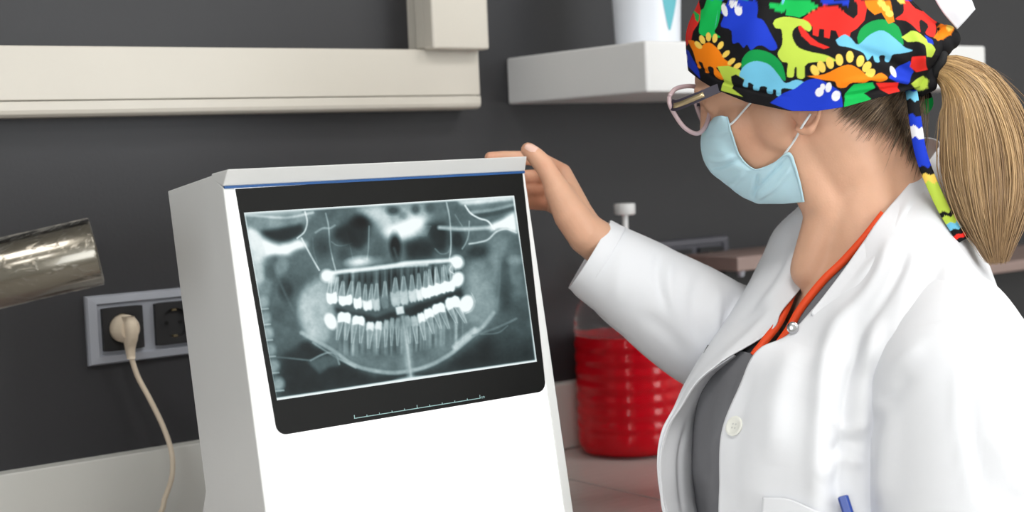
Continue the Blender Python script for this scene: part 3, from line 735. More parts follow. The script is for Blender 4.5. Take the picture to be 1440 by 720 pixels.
tube('support_arm', catmull([hc + np.array([0, .0, .05]), hc + np.array([0, .03, .18]), hc + np.array([-.3, .12, .30]), np.array([-1.3, WALL_Y - .06, hc[2] + .30])], 30), .02, M_white, xr, 16)
box('wall_mount', -1.36, -1.24, WALL_Y - .06, WALL_Y, hc[2] + .2, hc[2] + .42, M_white, xr, .006)

# ================================================================== the person
CAMR, CAMU = R_CAM[:, 0], R_CAM[:, 1]
pf = UP(1215, 720, 1.66)
person = empty('person', (pf[0], pf[1], 0.0), 'woman in white lab coat, printed cap and mask touching the x-ray viewer', 'person')

# ---- head axes: f forward (image left, turned a little away), l to her left (towards the camera), u up
wv = ray(1125, 150); wv /= np.linalg.norm(wv)
F0 = -CAMR - wv * (-CAMR @ wv); F0 /= np.linalg.norm(F0); U0 = np.cross(F0, -wv); U0 = U0 if U0[2] > 0 else -U0
PSI, PIT = math.radians(9), math.radians(20)
Fh = F0 * math.cos(PSI) + wv * math.sin(PSI); Lh = -wv * math.cos(PSI) + F0 * math.sin(PSI)
Ff = Fh * math.cos(PIT) - U0 * math.sin(PIT); Uh = U0 * math.cos(PIT) + Fh * math.sin(PIT)
HS = .0103
HO = UP(991, 148, 1.70) - (Ff * 8.4 + Lh * 3.1 + Uh * 1.1) * HS
def H(f, l, u): return HO + (Ff * f + Lh * l + Uh * u) * HS          # head centimetres
def mirror(P): P = np.asarray(P); d = (P - HO) @ Lh; return P - 2 * d[..., None] * Lh if P.ndim > 1 else P - 2 * d * Lh

# ---- body parts as tapered capsules and ellipsoids, fused into one surface
BV, BF = [], []
def add_vf(v, f):
    b = sum(len(a) for a in BV); BV.append(np.asarray(v)); BF.extend([tuple(i + b for i in q) for q in f])
def capsule(p0, r0, p1, r1, seg=20):
    p0, p1 = np.asarray(p0, float), np.asarray(p1, float); d = p1 - p0; L_ = np.linalg.norm(d)
    d = d / L_ if L_ > 1e-9 else np.array([0, 0, 1.0]); u, w = frame_at(d); rings = []
    for k in range(1, 7): a = math.pi / 2 * (1 - k / 6); rings.append((p0 - d * r0 * math.sin(a), r0 * math.cos(a)))
    for k in range(0, 6): a = math.pi / 2 * (k / 6); rings.append((p1 + d * r1 * math.sin(a), r1 * math.cos(a)))
    v = [p0 - d * r0]; f = []
    for (c, r) in rings:
        for s in range(seg):
            a = 2 * math.pi * s / seg; v.append(c + (u * math.cos(a) + w * math.sin(a)) * r)
    v.append(p1 + d * r1); n = len(rings)
    for s in range(seg): f.append((0, 1 + (s + 1) % seg, 1 + s)); f.append((1 + n * seg, 1 + (n - 1) * seg + s, 1 + (n - 1) * seg + (s + 1) % seg))
    for k in range(n - 1):
        for s in range(seg): f.append((1 + k * seg + s, 1 + k * seg + (s + 1) % seg, 1 + (k + 1) * seg + (s + 1) % seg, 1 + (k + 1) * seg + s))
    add_vf(v, f)
def chain(pts):
    for (a, ra), (b, rb_) in zip(pts, pts[1:]): capsule(a, ra, b, rb_)
def ellipsoid(c, ax, rads, nu=28, nv=18):
    v = []; f = []
    for i in range(nv + 1):
        t = math.pi * i / nv
        for j in range(nu):
            a = 2 * math.pi * j / nu
            v.append(c + ax[0] * rads[0] * math.sin(t) * math.cos(a) + ax[1] * rads[1] * math.sin(t) * math.sin(a) + ax[2] * rads[2] * math.cos(t))
    for i in range(nv):
        for j in range(nu): f.append((i * nu + j, (i + 1) * nu + j, (i + 1) * nu + (j + 1) % nu, i * nu + (j + 1) % nu))
    bm = bmesh.new(); me = bpy.data.meshes.new('t'); me.from_pydata([tuple(p) for p in v], [], f); bm.from_mesh(me); bpy.data.meshes.remove(me)
    bmesh.ops.remove_doubles(bm, verts=bm.verts[:], dist=1e-6); bm.verts.index_update()
    add_vf([np.array(q.co) for q in bm.verts], [tuple(q.index for q in fc.verts) for fc in bm.faces]); bm.free()
HX = (Ff, Lh, Uh)
def hell(f, l, u, a, b, c): ellipsoid(H(f, l, u), HX, (a * HS, b * HS, c * HS))
hell(-.6, 0, 4.4, 9.2, 7.1, 8.0)            # skull
hell(4.0, 0, 2.6, 5.4, 6.0, 5.2)            # brow and temples
hell(4.6, 0, -2.6, 4.6, 5.2, 6.4)           # mid face
hell(3.4, 0, -6.0, 4.8, 4.8, 3.6)           # jaw
hell(6.6, 0, -7.9, 1.8, 2.3, 1.8)           # chin
for sgn in (1, -1):
    hell(5.2, 3.6 * sgn, -2.2, 2.8, 2.2, 2.6)         # cheek
    hell(1.2, 5.0 * sgn, -3.0, 2.6, 1.4, 3.6)         # angle of the jaw
    hell(7.9, 3.0 * sgn, 2.7, 1.2, 2.6, .9)           # brow ridge
    hell(7.4, 3.1 * sgn, 1.1, 1.25, 1.3, 1.1)         # lowered eyelid
    hell(-2.2, 6.4 * sgn, -2.7, 1.6, .7, 2.8)          # ear
    hx = [(1.0, 6.9, .6), (1.0, 7.4, 2.2), (-.1, 7.8, 3.3), (-1.7, 8.0, 3.0), (-2.4, 8.1, 1.3), (-2.1, 7.8, -.4), (-1.3, 7.5, -1.6), (-.3, 7.2, -2.1), (.4, 6.9, -1.5)]
    cv = catmull([H((a + .7) * 1.15 - 2.2, (b - .3 - .28 * max(0, c)) * sgn, (c - .6) * 1.12 - 2.6) for a, b, c in hx], 22)
    chain([(p, .0030 + (.0022 if k > 16 else 0)) for k, p in enumerate(cv)])
    chain([(H(-.7, 6.3 * sgn, -2.5), .0035), (H(-.8, 6.3 * sgn, -3.2), .003)])
    chain([(H(-2.8, 6.5 * sgn, -.9), .0028), (H(-2.9, 7.0 * sgn, -2.5), .003), (H(-2.2, 6.7 * sgn, -3.7), .003)])
chain([(H(8.7, 0, 1.8), .007), (H(9.4, 0, -.4), .008), (H(9.9, 0, -2.0), .009)]); hell(9.2, 0, -2.5, 1.3, 1.6, .9)   # nose
hell(8.2, 0, -4.8, 1.0, 2.2, .6); hell(7.9, 0, -5.8, 1.0, 2.0, .6)                                              # lips
# neck, shoulders, trunk
NB = UP(1222, 372, 1.705)
chain([(H(-1.4, 0, -1.0), .060), (UP(1206, 262, 1.715), .0575), (NB, .062)])
chain([(H(-5.2, 0, 1.0), .048), (UP(1243, 235, 1.72), .046), (UP(1272, 330, 1.71), .056)])
chain([(H(1.0, 2.5, -5.5), .026), (UP(1165, 300, 1.69), .026), (UP(1140, 380, 1.70), .024)])
SN, SF = UP(1338, 490, 1.60), UP(1150, 425, 1.85)
chain([(UP(1240, 330, 1.70), .045), (UP(1290, 410, 1.66), .045), (SN, .045)]); chain([(UP(1215, 340, 1.74), .042), (SF, .05)])
TC = UP(1218, 585, 1.70)
chain([(NB, .060), (UP(1182, 470, 1.70), .056), (UP(1180, 540, 1.69), .05)])
LT = SN - SF; LT[2] = 0; LT /= np.linalg.norm(LT); FT = np.cross(LT, [0, 0, 1.0]); FT = FT if FT @ F0 > 0 else -FT
ellipsoid(TC + np.array([0, 0, .0]), (FT, LT, np.array([0, 0, 1.0])), (.088, .12, .20))
ellipsoid(TC + np.array([0, 0, -.26]), (FT, LT, np.array([0, 0, 1.0])), (.092, .13, .22))
# near arm (inside its sleeve, hangs down) and its hand
el = UP(1345, 800, 1.50); wr = el + FT * .16 + np.array([0, 0, -.18]) 
chain([(SN, .042), (el, .036), (wr, .026)])
chain([(wr, .024), (wr + (wr - el) * .34, .03)])
dirh = (wr - el) / np.linalg.norm(wr - el)
for k, off in enumerate((-.027, -.009, .009, .026)):
    b0 = wr + dirh * .085 + LT * off; chain([(b0, .009), (b0 + dirh * .04 - np.array([0, 0, .006]), .0085), (b0 + dirh * (.065 + .012 * (k in (1, 2))) - np.array([0, 0, .02]), .0075)])
chain([(wr + dirh * .02 + FT * .02, .012), (wr + dirh * .06 + FT * .045, .010), (wr + dirh * .09 + FT * .05, .0085)])
# far arm reaching to the viewer
EL, WR = UP(1050, 497, 1.92), UP(826, 330, 1.775)
chain([(SF, .046), (EL, .036), (UP(870, 362, 1.80), .029), (UP(838, 338, 1.782), .0255), (WR, .0245)])
k_ = 1.77 / F_PX
mcp = {'index': (791, 243, 1.806), 'middle': (787, 262, 1.822), 'ring': (787, 280, 1.830), 'little': (792, 298, 1.836)}
rad = {'index': .0112, 'middle': .0112, 'ring': .0105, 'little': .0095}
for n_f, p in mcp.items():
    q0 = UP(*[(a * .35 + b * .65) for a, b in zip(p, (824, 324, 1.782))])
    chain([(UP(822, 322, 1.780), .0225), (q0, .0165), (UP(*p), rad[n_f])])
chain([(UP(812, 300, 1.79), .017), (UP(800, 268, 1.80), .0135), (UP(791, 243, 1.806), .0112)])
chain([(UP(805, 300, 1.80), .016), (UP(786, 285, 1.82), .012)])
chain([(UP(*mcp['index']), .0112), (UP(757, 223, 1.830), .0092), (UP(718, 221, 1.812), .0080), (UP(689, 221, 1.797), .0068)])
chain([(UP(*mcp['middle']), .0112), (UP(766, 249, 1.842), .0100), (UP(744, 249, 1.822), .0092), (UP(724, 250, 1.803), .0080)])
chain([(UP(*mcp['ring']), .0105), (UP(768, 268, 1.850), .0098), (UP(748, 269, 1.826), .0090), (UP(727, 270, 1.808), .0078)])
chain([(UP(*mcp['little']), .0095), (UP(772, 287, 1.852), .0090), (UP(754, 286, 1.832), .0084), (UP(738, 286, 1.815), .0070)])
# thumb with its ball
chain([(UP(820, 326, 1.768), .0215), (UP(803, 302, 1.764), .0210), (UP(784, 268, 1.760), .0160), (UP(775, 249, 1.760), .0122), (UP(763.5, 230.5, 1.760), .0118), (UP(752, 218.5, 1.763), .0106), (UP(743, 211, 1.767), .0092)])
chain([(UP(800, 300, 1.774), .017), (UP(796, 272, 1.785), .012)])
body = from_vf('body', np.vstack(BV), BF, None, person, True)
rm = body.modifiers.new('fuse', 'REMESH'); rm.mode = 'VOXEL'; rm.voxel_size = 0.0022; rm.use_smooth_shade = True
sm = body.modifiers.new('soften', 'SMOOTH'); sm.factor = .5; sm.iterations = 5
bake(body)
_c = np.empty(len(body.data.vertices) * 3, np.float32); body.data.vertices.foreach_get('co', _c); _c = _c.reshape(-1, 3).astype(float)
_p = PROJ(_c); _e = np.minimum(np.linalg.norm(_c - H(-2.1, 7, -2.4), axis=1), np.linalg.norm(_c - H(-2.1, -7, -2.4), axis=1))
_w = np.clip((_p[:, 0] - 870) / 60, 0, 1) * np.clip((_e - .026) / .02, 0, 1)
vg = body.vertex_groups.new(name='soft'); 
for lv in range(1, 11):
    ii = np.nonzero(np.round(_w * 10) == lv)[0]
    if len(ii): vg.add(ii.tolist(), lv / 10, 'REPLACE')
sm = body.modifiers.new('soften', 'SMOOTH'); sm.factor = .5; sm.iterations = 45; sm.vertex_group = 'soft'
bake(body)
me = body.data; nv = len(me.vertices); BC = np.empty(nv * 3, np.float32); me.vertices.foreach_get('co', BC); BC = BC.reshape(-1, 3).astype(float)
BW = BC
bp_ = PROJ(BW)
skin = np.tile(np.array(rgb(217, 169, 140)), (nv, 1))
red = np.array(rgb(216, 150, 122)); 
def mix(m, c): skin[:] = skin * (1 - m[:, None]) + np.array(c) * m[:, None]
def bump(px, py, r): return np.exp(-(((bp_[:, 0] - px) / r) ** 2 + ((bp_[:, 1] - py) / r) ** 2))
# ruddier knuckles, fingertips, ear and cheek
for (a, b, r, s) in ((740, 208, 12, .5), (765, 232, 9, .35), (790, 232, 12, .4), (748, 262, 18, .55), (760, 285, 16, .4), (690, 218, 14, .5), (1130, 165, 22, .55), (1050, 190, 40, .35), (790, 320, 30, .15)):
    mix(np.clip(bump(a, b, r) * s, 0, 1), red)
# scalp and nape: brown hair roots above the hairline
hl = np.interp(bp_[:, 0], [1150, 1175, 1195, 1215, 1240, 1265, 1290, 1320], [150, 160, 172, 180, 190, 208, 240, 250])
roots = np.clip((hl + 6 - bp_[:, 1]) / 34, 0, 1) * np.clip((bp_[:, 0] - 1152) / 30, 0, 1) * (bp_[:, 1] < 300)
mix(roots * .85, rgb(92, 68, 50))
set_col(me, 'tone', skin)
M_skin = mat('skin', rgb(214, 160, 130), 0.48, var=0.07, scale=60, attr='tone', sss=0.12, bump=0.12, bscale=420)
me.materials.clear(); me.materials.append(M_skin)
from mathutils.bvhtree import BVHTree
BT = BVHTree.FromPolygons([Vector(p) for p in BW], [tuple(p.vertices) for p in me.polygons])
def on_body(px, py, off=0.0, fallback=None):
    r = ray(px, py); r = r / np.linalg.norm(r); h = BT.ray_cast(Vector(CAM), Vector(r))
    if h[0] is None: return None if fallback is None else UP(px, py, fallback)
    return np.array(h[0]) - r * off
# thumb nail and index nail
def nail(name, px, py, L_, Wd, dpx, dpy, roll=0):
    c = on_body(px, py, 0.0, 1.757); a = UP(px + dpx, py + dpy, 1.757) - UP(px, py, 1.757); a /= np.linalg.norm(a)
    h = BT.find_nearest(Vector(c)); nn = np.array(h[1]); a = a - nn * (a @ nn); a /= np.linalg.norm(a); b = np.cross(nn, a); v = []; f = []
    for i in range(9):
        s = -1 + 2 * i / 8; wd = Wd * (1 - .25 * max(0, s) ** 2 - .12 * max(0, -s) ** 2) * (0.82 if i in (0, 8) else 1)
        for j in range(7):
            t = -1 + 2 * j / 6; v.append(c + a * s * L_ + b * t * wd + nn * (.0011 - .0018 * t * t - .0007 * s * s))
    for i in range(8):
        for j in range(6): f.append((i * 7 + j, i * 7 + j + 1, (i + 1) * 7 + j + 1, (i + 1) * 7 + j))
    return from_vf(name, v, f, M_nail, person, True)
M_nail = mat('fingernail', rgb(240, 200, 184), 0.22, var=0.03, coat=0.4)
nail('thumb_nail', 747, 207.5, .0078, .0052, -12, -10)

# ------------------------------------------------------------------ cloth helpers
def seg_dist(X, Y, P):
    D = np.full(X.shape, 1e9); S = np.zeros(X.shape); n = len(P) - 1
    for k, ((x1, y1), (x2, y2)) in enumerate(zip(P[:-1], P[1:])):
        dx, dy = x2 - x1, y2 - y1; t = np.clip(((X - x1) * dx + (Y - y1) * dy) / (dx * dx + dy * dy + 1e-9), 0, 1)
        d = np.hypot(X - x1 - t * dx, Y - y1 - t * dy); m = d < D; D = np.where(m, d, D); S = np.where(m, (k + t) / n, S)
    return D, S
def grid_normals(G):
    du = np.gradient(G, axis=1); dv = np.gradient(G, axis=0); n = np.cross(du, dv); return n / (np.linalg.norm(n, axis=-1, keepdims=True) + 1e-12)
def dense(ctrl, nu, nv):
    """ctrl: rows of equal length lists of world points -> smooth (nv, nu, 3)"""
    C = np.array(ctrl, float); rows = np.array([catmull(r, nu) for r in C]); return np.array([catmull(rows[:, j], nv) for j in range(nu)]).transpose(1, 0, 2)
def folds(G, strokes, noise_amp=0.0, seed=1, nscale=(9, 9), toward=None):
    """press soft folds into the cloth: strokes = (polyline in photo pixels, half width px, height m)"""
    n = grid_normals(G); view = CAM - G
    sgn = np.sign((n * view).sum(-1, keepdims=True)); n = n * np.where(sgn == 0, 1, sgn)
    pp = PROJ(G); D = np.zeros(G.shape[:2])
    for (P, wd, h) in strokes:
        d, s = seg_dist(pp[..., 0], pp[..., 1], catmull(P, max(8, len(P) * 5)))
        D += h * np.exp(-(d / wd) ** 2) * np.clip(np.sin(np.pi * np.clip(s, .02, .98)) * 1.6, 0, 1)
    if noise_amp:
        rg = np.random.default_rng(seed); q = rg.standard_normal((nscale[1], nscale[0], 1)); 
        D += noise_amp * dense(np.repeat(q, 3, 2), G.shape[1], G.shape[0])[..., 0]
    return G + n * D[..., None]
def grid_faces(nv, nu, wrap=False):
    i = np.arange(nu * nv).reshape(nv, nu)
    if wrap: i = np.hstack([i, i[:, :1]])
    return np.stack([i[:-1, :-1], i[1:, :-1], i[1:, 1:], i[:-1, 1:]], -1).reshape(-1, 4)
def cloth(name, grids, material, parent, thick=.0018, wraps=None, offset=0.0):
    V = []; Fs = []; b = 0
    for k, G in enumerate(grids):
        V.append(G.reshape(-1, 3)); Fs.append(grid_faces(G.shape[0], G.shape[1], wraps[k] if wraps else False) + b); b += G.shape[0] * G.shape[1]
    me = fast_mesh(name, np.vstack(V), np.vstack(Fs)); o = obj(name, me, material, parent)
    if thick:
        s = o.modifiers.new('thickness', 'SOLIDIFY'); s.thickness = thick; s.offset = offset; s.use_even_offset = False
    return o
def U3(rows): return [[UP(*p) for p in r] for r in rows]
def sleeve(path, seg=72, n=90, squash=1.0):
    """path rows: (px, py, z, radius m); returns a wrapped grid"""
    C = catmull([list(UP(p[0], p[1], p[2])) + [p[3]] for p in path], n); P, Rr = C[:, :3], C[:, 3]
    T = np.gradient(P, axis=0); T /= np.linalg.norm(T, axis=1)[:, None]; u, w = frame_at(T[0]); G = np.zeros((n, seg, 3))
    for i in range(n):
        u = u - T[i] * (u @ T[i]); u /= np.linalg.norm(u); w = np.cross(T[i], u); a = np.linspace(0, 2 * math.pi, seg, endpoint=False)
        G[i] = P[i] + (np.outer(np.cos(a), u) + np.outer(np.sin(a), w)) * Rr[i]
    return G
M_coat = mat('white_cotton_coat', rgb(230, 231, 235), 0.75, var=0.015, scale=40, bump=0.06, bscale=900, spec=0.2)
M_scrub = mat('grey_scrub_cotton', rgb(118, 118, 122), 0.8, var=0.05, scale=50, bump=0.08, bscale=900, spec=0.2)
M_orange = mat('orange_red_trim', rgb(238, 78, 30), 0.6, var=0.04)

# ------------------------------------------------------------------ scrub top under the coat
near_trim = [(1243, 300), (1215, 335), (1185, 368), (1160, 392), (1138, 418), (1122, 440), (1110, 462), (1096, 482), (1080, 498)]
far_trim = [(1128, 385, 1.735), (1117, 406, 1.722), (1106, 432, 1.705), (1094, 456, 1.69), (1080, 474, 1.676), (1066, 492, 1.664), (1060, 500, 1.658)]
nt3 = []
for (a, b) in near_trim:
    q = on_body(a, b, .006, 1.645); zz = min(PROJ(q)[2], 1.648); nt3.append((a, b, zz))
S_near = []
for k, (a, b, z) in enumerate(nt3):
    S_near.append([UP(a, b, z), UP(a + 16, b + 14, z - .006), UP(a + 45, b + 32, z - .014), UP(a + 90, b + 60, z - .012)])
scr1 = dense(S_near, 20, 60)
S_far = []
for k, (a, b, z) in enumerate(far_trim):
    S_far.append([UP(a, b, z), UP(a - 14, b + 12, z + .002), UP(a - 40, b + 26, z + .02), UP(a - 60, b + 40, z + .05)])
scr2 = dense(S_far, 20, 60)
S_low = [[(995, 485, 1.74), (1030, 490, 1.69), (1062, 499, 1.655), (1090, 500, 1.640), (1140, 520, 1.63), (1200, 540, 1.625)],
         [(978, 530, 1.735), (1010, 535, 1.675), (1040, 540, 1.640), (1075, 540, 1.62), (1130, 550, 1.61), (1200, 560, 1.61)],
         [(968, 590, 1.73), (995, 590, 1.665), (1022, 592, 1.630), (1060, 595, 1.61), (1120, 600, 1.60), (1200, 610, 1.60)],
         [(968, 650, 1.73), (990, 650, 1.66), (1015, 655, 1.625), (1055, 655, 1.605), (1120, 660, 1.59), (1200, 670, 1.59)],
         [(975, 730, 1.73), (995, 735, 1.66), (1020, 735, 1.625), (1060, 735, 1.605), (1120, 740, 1.59), (1200, 740, 1.59)]]
low = U3(S_low); low.append([p + np.array([0, 0, -.22]) for p in low[-1]])
scr3 = folds(dense(low, 60, 90), [([(1000, 520), (985, 600), (985, 720)], 7, .006), ([(1035, 545), (1010, 640), (1005, 730)], 6, -.005), ([(1060, 505), (1030, 570), (1000, 640)], 8, .003)], .0008, 5)
scrub = cloth('scrub_top', [scr1, scr2, scr3], M_scrub, person, .0015)
scrub['label'] = 'grey scrub top with orange neckline'
def ribbon(path3, w_m, lift=.0015, n=60, flatdir=None):
    P = catmull(path3, n); T = np.gradient(P, axis=0); T /= np.linalg.norm(T, axis=1)[:, None]; V = CAM - P; V /= np.linalg.norm(V, axis=1)[:, None]
    B = np.cross(T, V); B /= np.linalg.norm(B, axis=1)[:, None]; P = P + V * lift
    return np.stack([P - B * w_m / 2, P + V * w_m * .12, P + B * w_m / 2], 1)
cloth('neckline_trim', [ribbon([UP(*p) for p in nt3[:-1]], .0085, .003), ribbon([UP(*p) for p in far_trim], .009, .003)], M_orange, scrub, .001)

# ------------------------------------------------------------------ lab coat
A = [[(1300, 236, 1.700), (1322, 262, 1.672), (1345, 298, 1.655), (1366, 335, 1.665), (1386, 368, 1.72), (1392, 380, 1.80), (1380, 400, 1.86)],
     [(1237, 311, 1.638), (1275, 338, 1.598), (1315, 365, 1.572), (1352, 390, 1.562), (1398, 412, 1.64), (1405, 430, 1.76), (1385, 450, 1.86)],
     [(1182, 387, 1.618), (1232, 408, 1.562), (1285, 428, 1.522), (1340, 445, 1.505), (1400, 470, 1.60), (1410, 500, 1.75), (1390, 520, 1.86)],
     [(1117, 466, 1.604), (1172, 480, 1.552), (1240, 490, 1.512), (1310, 510, 1.500), (1380, 540, 1.61), (1400, 560, 1.74), (1380, 580, 1.86)],
     [(1070, 491, 1.598), (1130, 515, 1.545), (1200, 530, 1.515), (1290, 550, 1.525), (1370, 580, 1.61), (1392, 600, 1.74), (1372, 620, 1.86)],
     [(1046, 530, 1.588), (1108, 553, 1.532), (1180, 570, 1.505), (1270, 590, 1.52), (1360, 620, 1.60), (1386, 640, 1.73), (1368, 660, 1.85)],
     [(1021, 590, 1.575), (1085, 605, 1.520), (1165, 620, 1.495), (1260, 640, 1.515), (1352, 670, 1.59), (1382, 690, 1.72), (1364, 710, 1.84)],
     [(1011, 660, 1.567), (1078, 675, 1.512), (1160, 690, 1.485), (1255, 705, 1.505), (1348, 730, 1.58), (1380, 750, 1.71), (1362, 770, 1.83)],
     [(1013, 745, 1.562), (1078, 755, 1.508), (1160, 770, 1.48), (1255, 785, 1.50), (1348, 800, 1.575), (1380, 815, 1.70), (1362, 830, 1.82)]]
Aw = U3(A); Aw.append([p + np.array([0, 0, -.20]) + FT * .01 + LT * .01 for p in Aw[-1]]); Aw.append([p + np.array([0, 0, -.42]) + FT * .02 + LT * .02 for p in Aw[-2]])
gA = dense(Aw, 150, 260)
gA = folds(gA, [([(1195, 420), (1165, 500), (1150, 620), (1148, 740)], 14, .007), ([(1215, 440), (1195, 520), (1180, 640), (1178, 740)], 10, -.007),
                ([(1240, 440), (1215, 540), (1205, 650)], 12, .006), ([(1255, 330), (1225, 400), (1170, 470)], 9, .004), ([(1280, 350), (1250, 410), (1205, 470)], 8, -.004),
                ([(1120, 480), (1095, 560), (1085, 660)], 18, .004), ([(1165, 580), (1190, 605), (1222, 590)], 9, .0035), ([(1150, 680), (1180, 648), (1215, 655)], 10, .0035), ([(1160, 640), (1190, 622), (1215, 628)], 9, -.003),
                ([(1060, 520), (1040, 600), (1035, 700)], 12, -.002), ([(1320, 330), (1300, 420), (1260, 470)], 14, -.004), ([(1350, 350), (1330, 420), (1300, 470)], 14, .004)], .0016, 11, (10, 12))
# far front: lapel and shoulder above, hanging free edge below
B1 = [[(1152, 306, 1.742), (1143, 296, 1.752), (1132, 287, 1.775), (1128, 292, 1.82), (1150, 310, 1.87)],
      [(1152, 345, 1.728), (1130, 332, 1.742), (1100, 321, 1.785), (1092, 328, 1.84), (1130, 345, 1.90)],
      [(1136, 390, 1.712), (1112, 375, 1.728), (1082, 358, 1.785), (1076, 368, 1.85), (1120, 390, 1.92)],
      [(1100, 436, 1.692), (1080, 420, 1.712), (1060, 396, 1.775), (1056, 410, 1.85), (1110, 440, 1.94)],
      [(1086, 463, 1.680), (1062, 455, 1.705), (1030, 440, 1.765), (1030, 455, 1.85), (1110, 480, 1.95)],
      [(1032, 499, 1.660), (1015, 492, 1.690), (995, 488, 1.745), (1005, 505, 1.84), (1100, 540, 1.95)],
      [(985, 533, 1.652), (975, 534, 1.672), (964, 543, 1.715), (985, 570, 1.83), (1095, 600, 1.94)],
      [(958, 572, 1.655), (952, 574, 1.665), (948, 580, 1.690), (975, 610, 1.82), (1092, 640, 1.93)],
      [(940, 602, 1.655), (936, 604, 1.660), (934, 612, 1.676), (968, 650, 1.81), (1090, 690, 1.92)],
      [(929, 645, 1.650), (928, 648, 1.655), (928, 655, 1.668), (965, 700, 1.80), (1090, 740, 1.91)],
      [(933, 700, 1.645), (932, 705, 1.650), (934, 712, 1.665), (968, 750, 1.79), (1090, 790, 1.90)],
      [(942, 760, 1.640), (941, 765, 1.645), (944, 775, 1.660), (975, 810, 1.78), (1090, 840, 1.89)]]
Bw = U3(B1); Bw.append([p + np.array([0, 0, -.20]) for p in Bw[-1]]); Bw.append([p + np.array([0, 0, -.42]) for p in Bw[-2]])
gB = folds(dense(Bw, 60, 220), [([(1128, 330), (1100, 385), (1060, 440)], 8, .003), ([(1110, 350), (1085, 400), (1040, 455)], 6, -.003), ([(1095, 430), (1050, 475), (1000, 520)], 6, .003)], .0008, 12, (6, 12))
# inside facing of the far front, seen through the open coat
Fc = [[(1032, 499, 1.662), (1040, 502, 1.70), (1060, 505, 1.76)], [(985, 533, 1.654), (1000, 530, 1.69), (1020, 530, 1.77)], [(958, 572, 1.657), (978, 568, 1.69), (1008, 570, 1.78)], [(940, 602, 1.657), (967, 598, 1.69), (1000, 600, 1.77)], [(929, 645, 1.652), (962, 642, 1.685), (995, 645, 1.765)],
      [(933, 700, 1.647), (965, 700, 1.68), (995, 702, 1.76)], [(942, 760, 1.642), (974, 765, 1.675), (1000, 765, 1.755)]]
Fw = U3(Fc); Fw.append([p + np.array([0, 0, -.2]) for p in Fw[-1]])
gF = folds(dense(Fw, 40, 90), [([(966, 590), (955, 650), (960, 730)], 3.5, -.003)], 0)
# back of the coat joining both sides
Bk = [[Aw[i][-1], Aw[i][-1] * .5 + Bw[min(i + (2 if i > 1 else 0), len(Bw) - 1)][-1] * .5 + FT * -.02, Bw[min(i + (2 if i > 1 else 0), len(Bw) - 1)][-1]] for i in range(len(Aw))]
gK = dense(Bk, 24, 80)
def clear_counter(G):                                # the coat hangs in front of the counter edge
    lim = CF - .012 + np.clip(G[..., 2] - CT - .01, 0, None) * 1.5; G[..., 1] = np.minimum(G[..., 1], lim); return G
gA, gB, gF, gK = [clear_counter(g) for g in (gA, gB, gF, gK)]
# near sleeve
gS = sleeve([(1345, 430, 1.630, .036), (1344, 454, 1.590, .058), (1344, 484, 1.556, .071), (1346, 518, 1.532, .080), (1348, 560, 1.512, .086), (1346, 640, 1.502, .087), (1342, 730, 1.495, .084), (1338, 800, 1.495, .080), (1320, 880, 1.49, .074), (1280, 960, 1.49, .066)], 84, 120)
gS = folds(gS, [([(1230, 560), (1250, 590), (1245, 660), (1240, 720)], 12, .006), ([(1345, 500), (1350, 600), (1372, 720)], 5, .0035), ([(1360, 520), (1366, 610), (1390, 720)], 14, -.004), ([(1280, 520), (1250, 560), (1232, 620)], 14, -.006), ([(1300, 480), (1265, 520), (1245, 560)], 10, .004), ([(1400, 600), (1420, 660), (1440, 700)], 14, .004)], .0015, 21, (8, 8))
coat = cloth('lab_coat', [gA, gB, gF, gK, gS], M_coat, person, .0016, [False] * 4 + [True])
coat['label'] = 'open white lab coat'
# far sleeve, its cuff turned at the wrist
gR = sleeve([(829.5, 358, 1.7985, .0462), (850, 371, 1.7985, .0490), (900, 404, 1.801, .0575), (960, 443, 1.82, .066), (1015, 476, 1.87, .071), (1065, 492, 1.90, .074), (1110, 470, 1.90, .076), (1140, 440, 1.88, .07)], 72, 130)
gR = folds(gR, [([(930, 350), (925, 390), (940, 440)], 6, -.004), ([(945, 360), (940, 400), (955, 450)], 7, .004), ([(985, 385), (975, 430), (985, 490)], 8, -.004), ([(1010, 400), (1005, 440), (1010, 490)], 8, .005), ([(1040, 405), (1025, 440), (1010, 480)], 6, -.005), ([(880, 340), (870, 380), (865, 430)], 10, .002), ([(900, 440), (940, 470), (975, 510)], 12, -.003)], .0012, 22, (7, 9))
sl = cloth('reaching_sleeve', [gR], M_coat, coat, .0016, [True])
gU = sleeve([(829, 357.7, 1.7985, .0471), (836, 362, 1.7985, .0480), (848, 369.7, 1.7985, .0497)], 72, 14)
cloth('cuff', [gU], M_coat, coat, .0012, [True])
# collar: turned down around the neck, flat on the near shoulder
Tt = [(1152, 309, 1.742), (1160, 285, 1.80), (1225, 225, 1.815), (1290, 196, 1.805), (1320, 200, 1.765), (1312, 218, 1.715), (1290, 246, 1.680), (1239, 306, 1.640), (1184, 384, 1.614), (1140, 440, 1.602)]
Qq = [(1118, 312, 1.785), (1115, 300, 1.84), (1230, 250, 1.86), (1310, 235, 1.85), (1348, 248, 1.80), (1358, 285, 1.690), (1350, 318, 1.640), (1312, 384, 1.566), (1250, 440, 1.532), (1172, 492, 1.545)]
col = []
lifts = [1, 1, 1, 1, 1, 1, .9, .4, -1.2, -3]
for (a, b), lf in zip(zip(Tt, Qq), lifts):
    pa, pb = UP(*a), UP(*b); m = (pa + pb) / 2; vv = CAM - m; vv /= np.linalg.norm(vv); col.append([pa, pa * .72 + pb * .28 + vv * .003 * lf, m + vv * .003 * lf, pb - vv * (.004 + .004 * max(0, -lf))])
gC = folds(dense(col, 40, 160), [([(1285, 270), (1250, 340), (1195, 410)], 7, .003), ([(1300, 300), (1280, 350), (1230, 420)], 8, -.003)], .0006, 31, (4, 14))
cloth('collar', [gC], M_coat, coat, .0016)
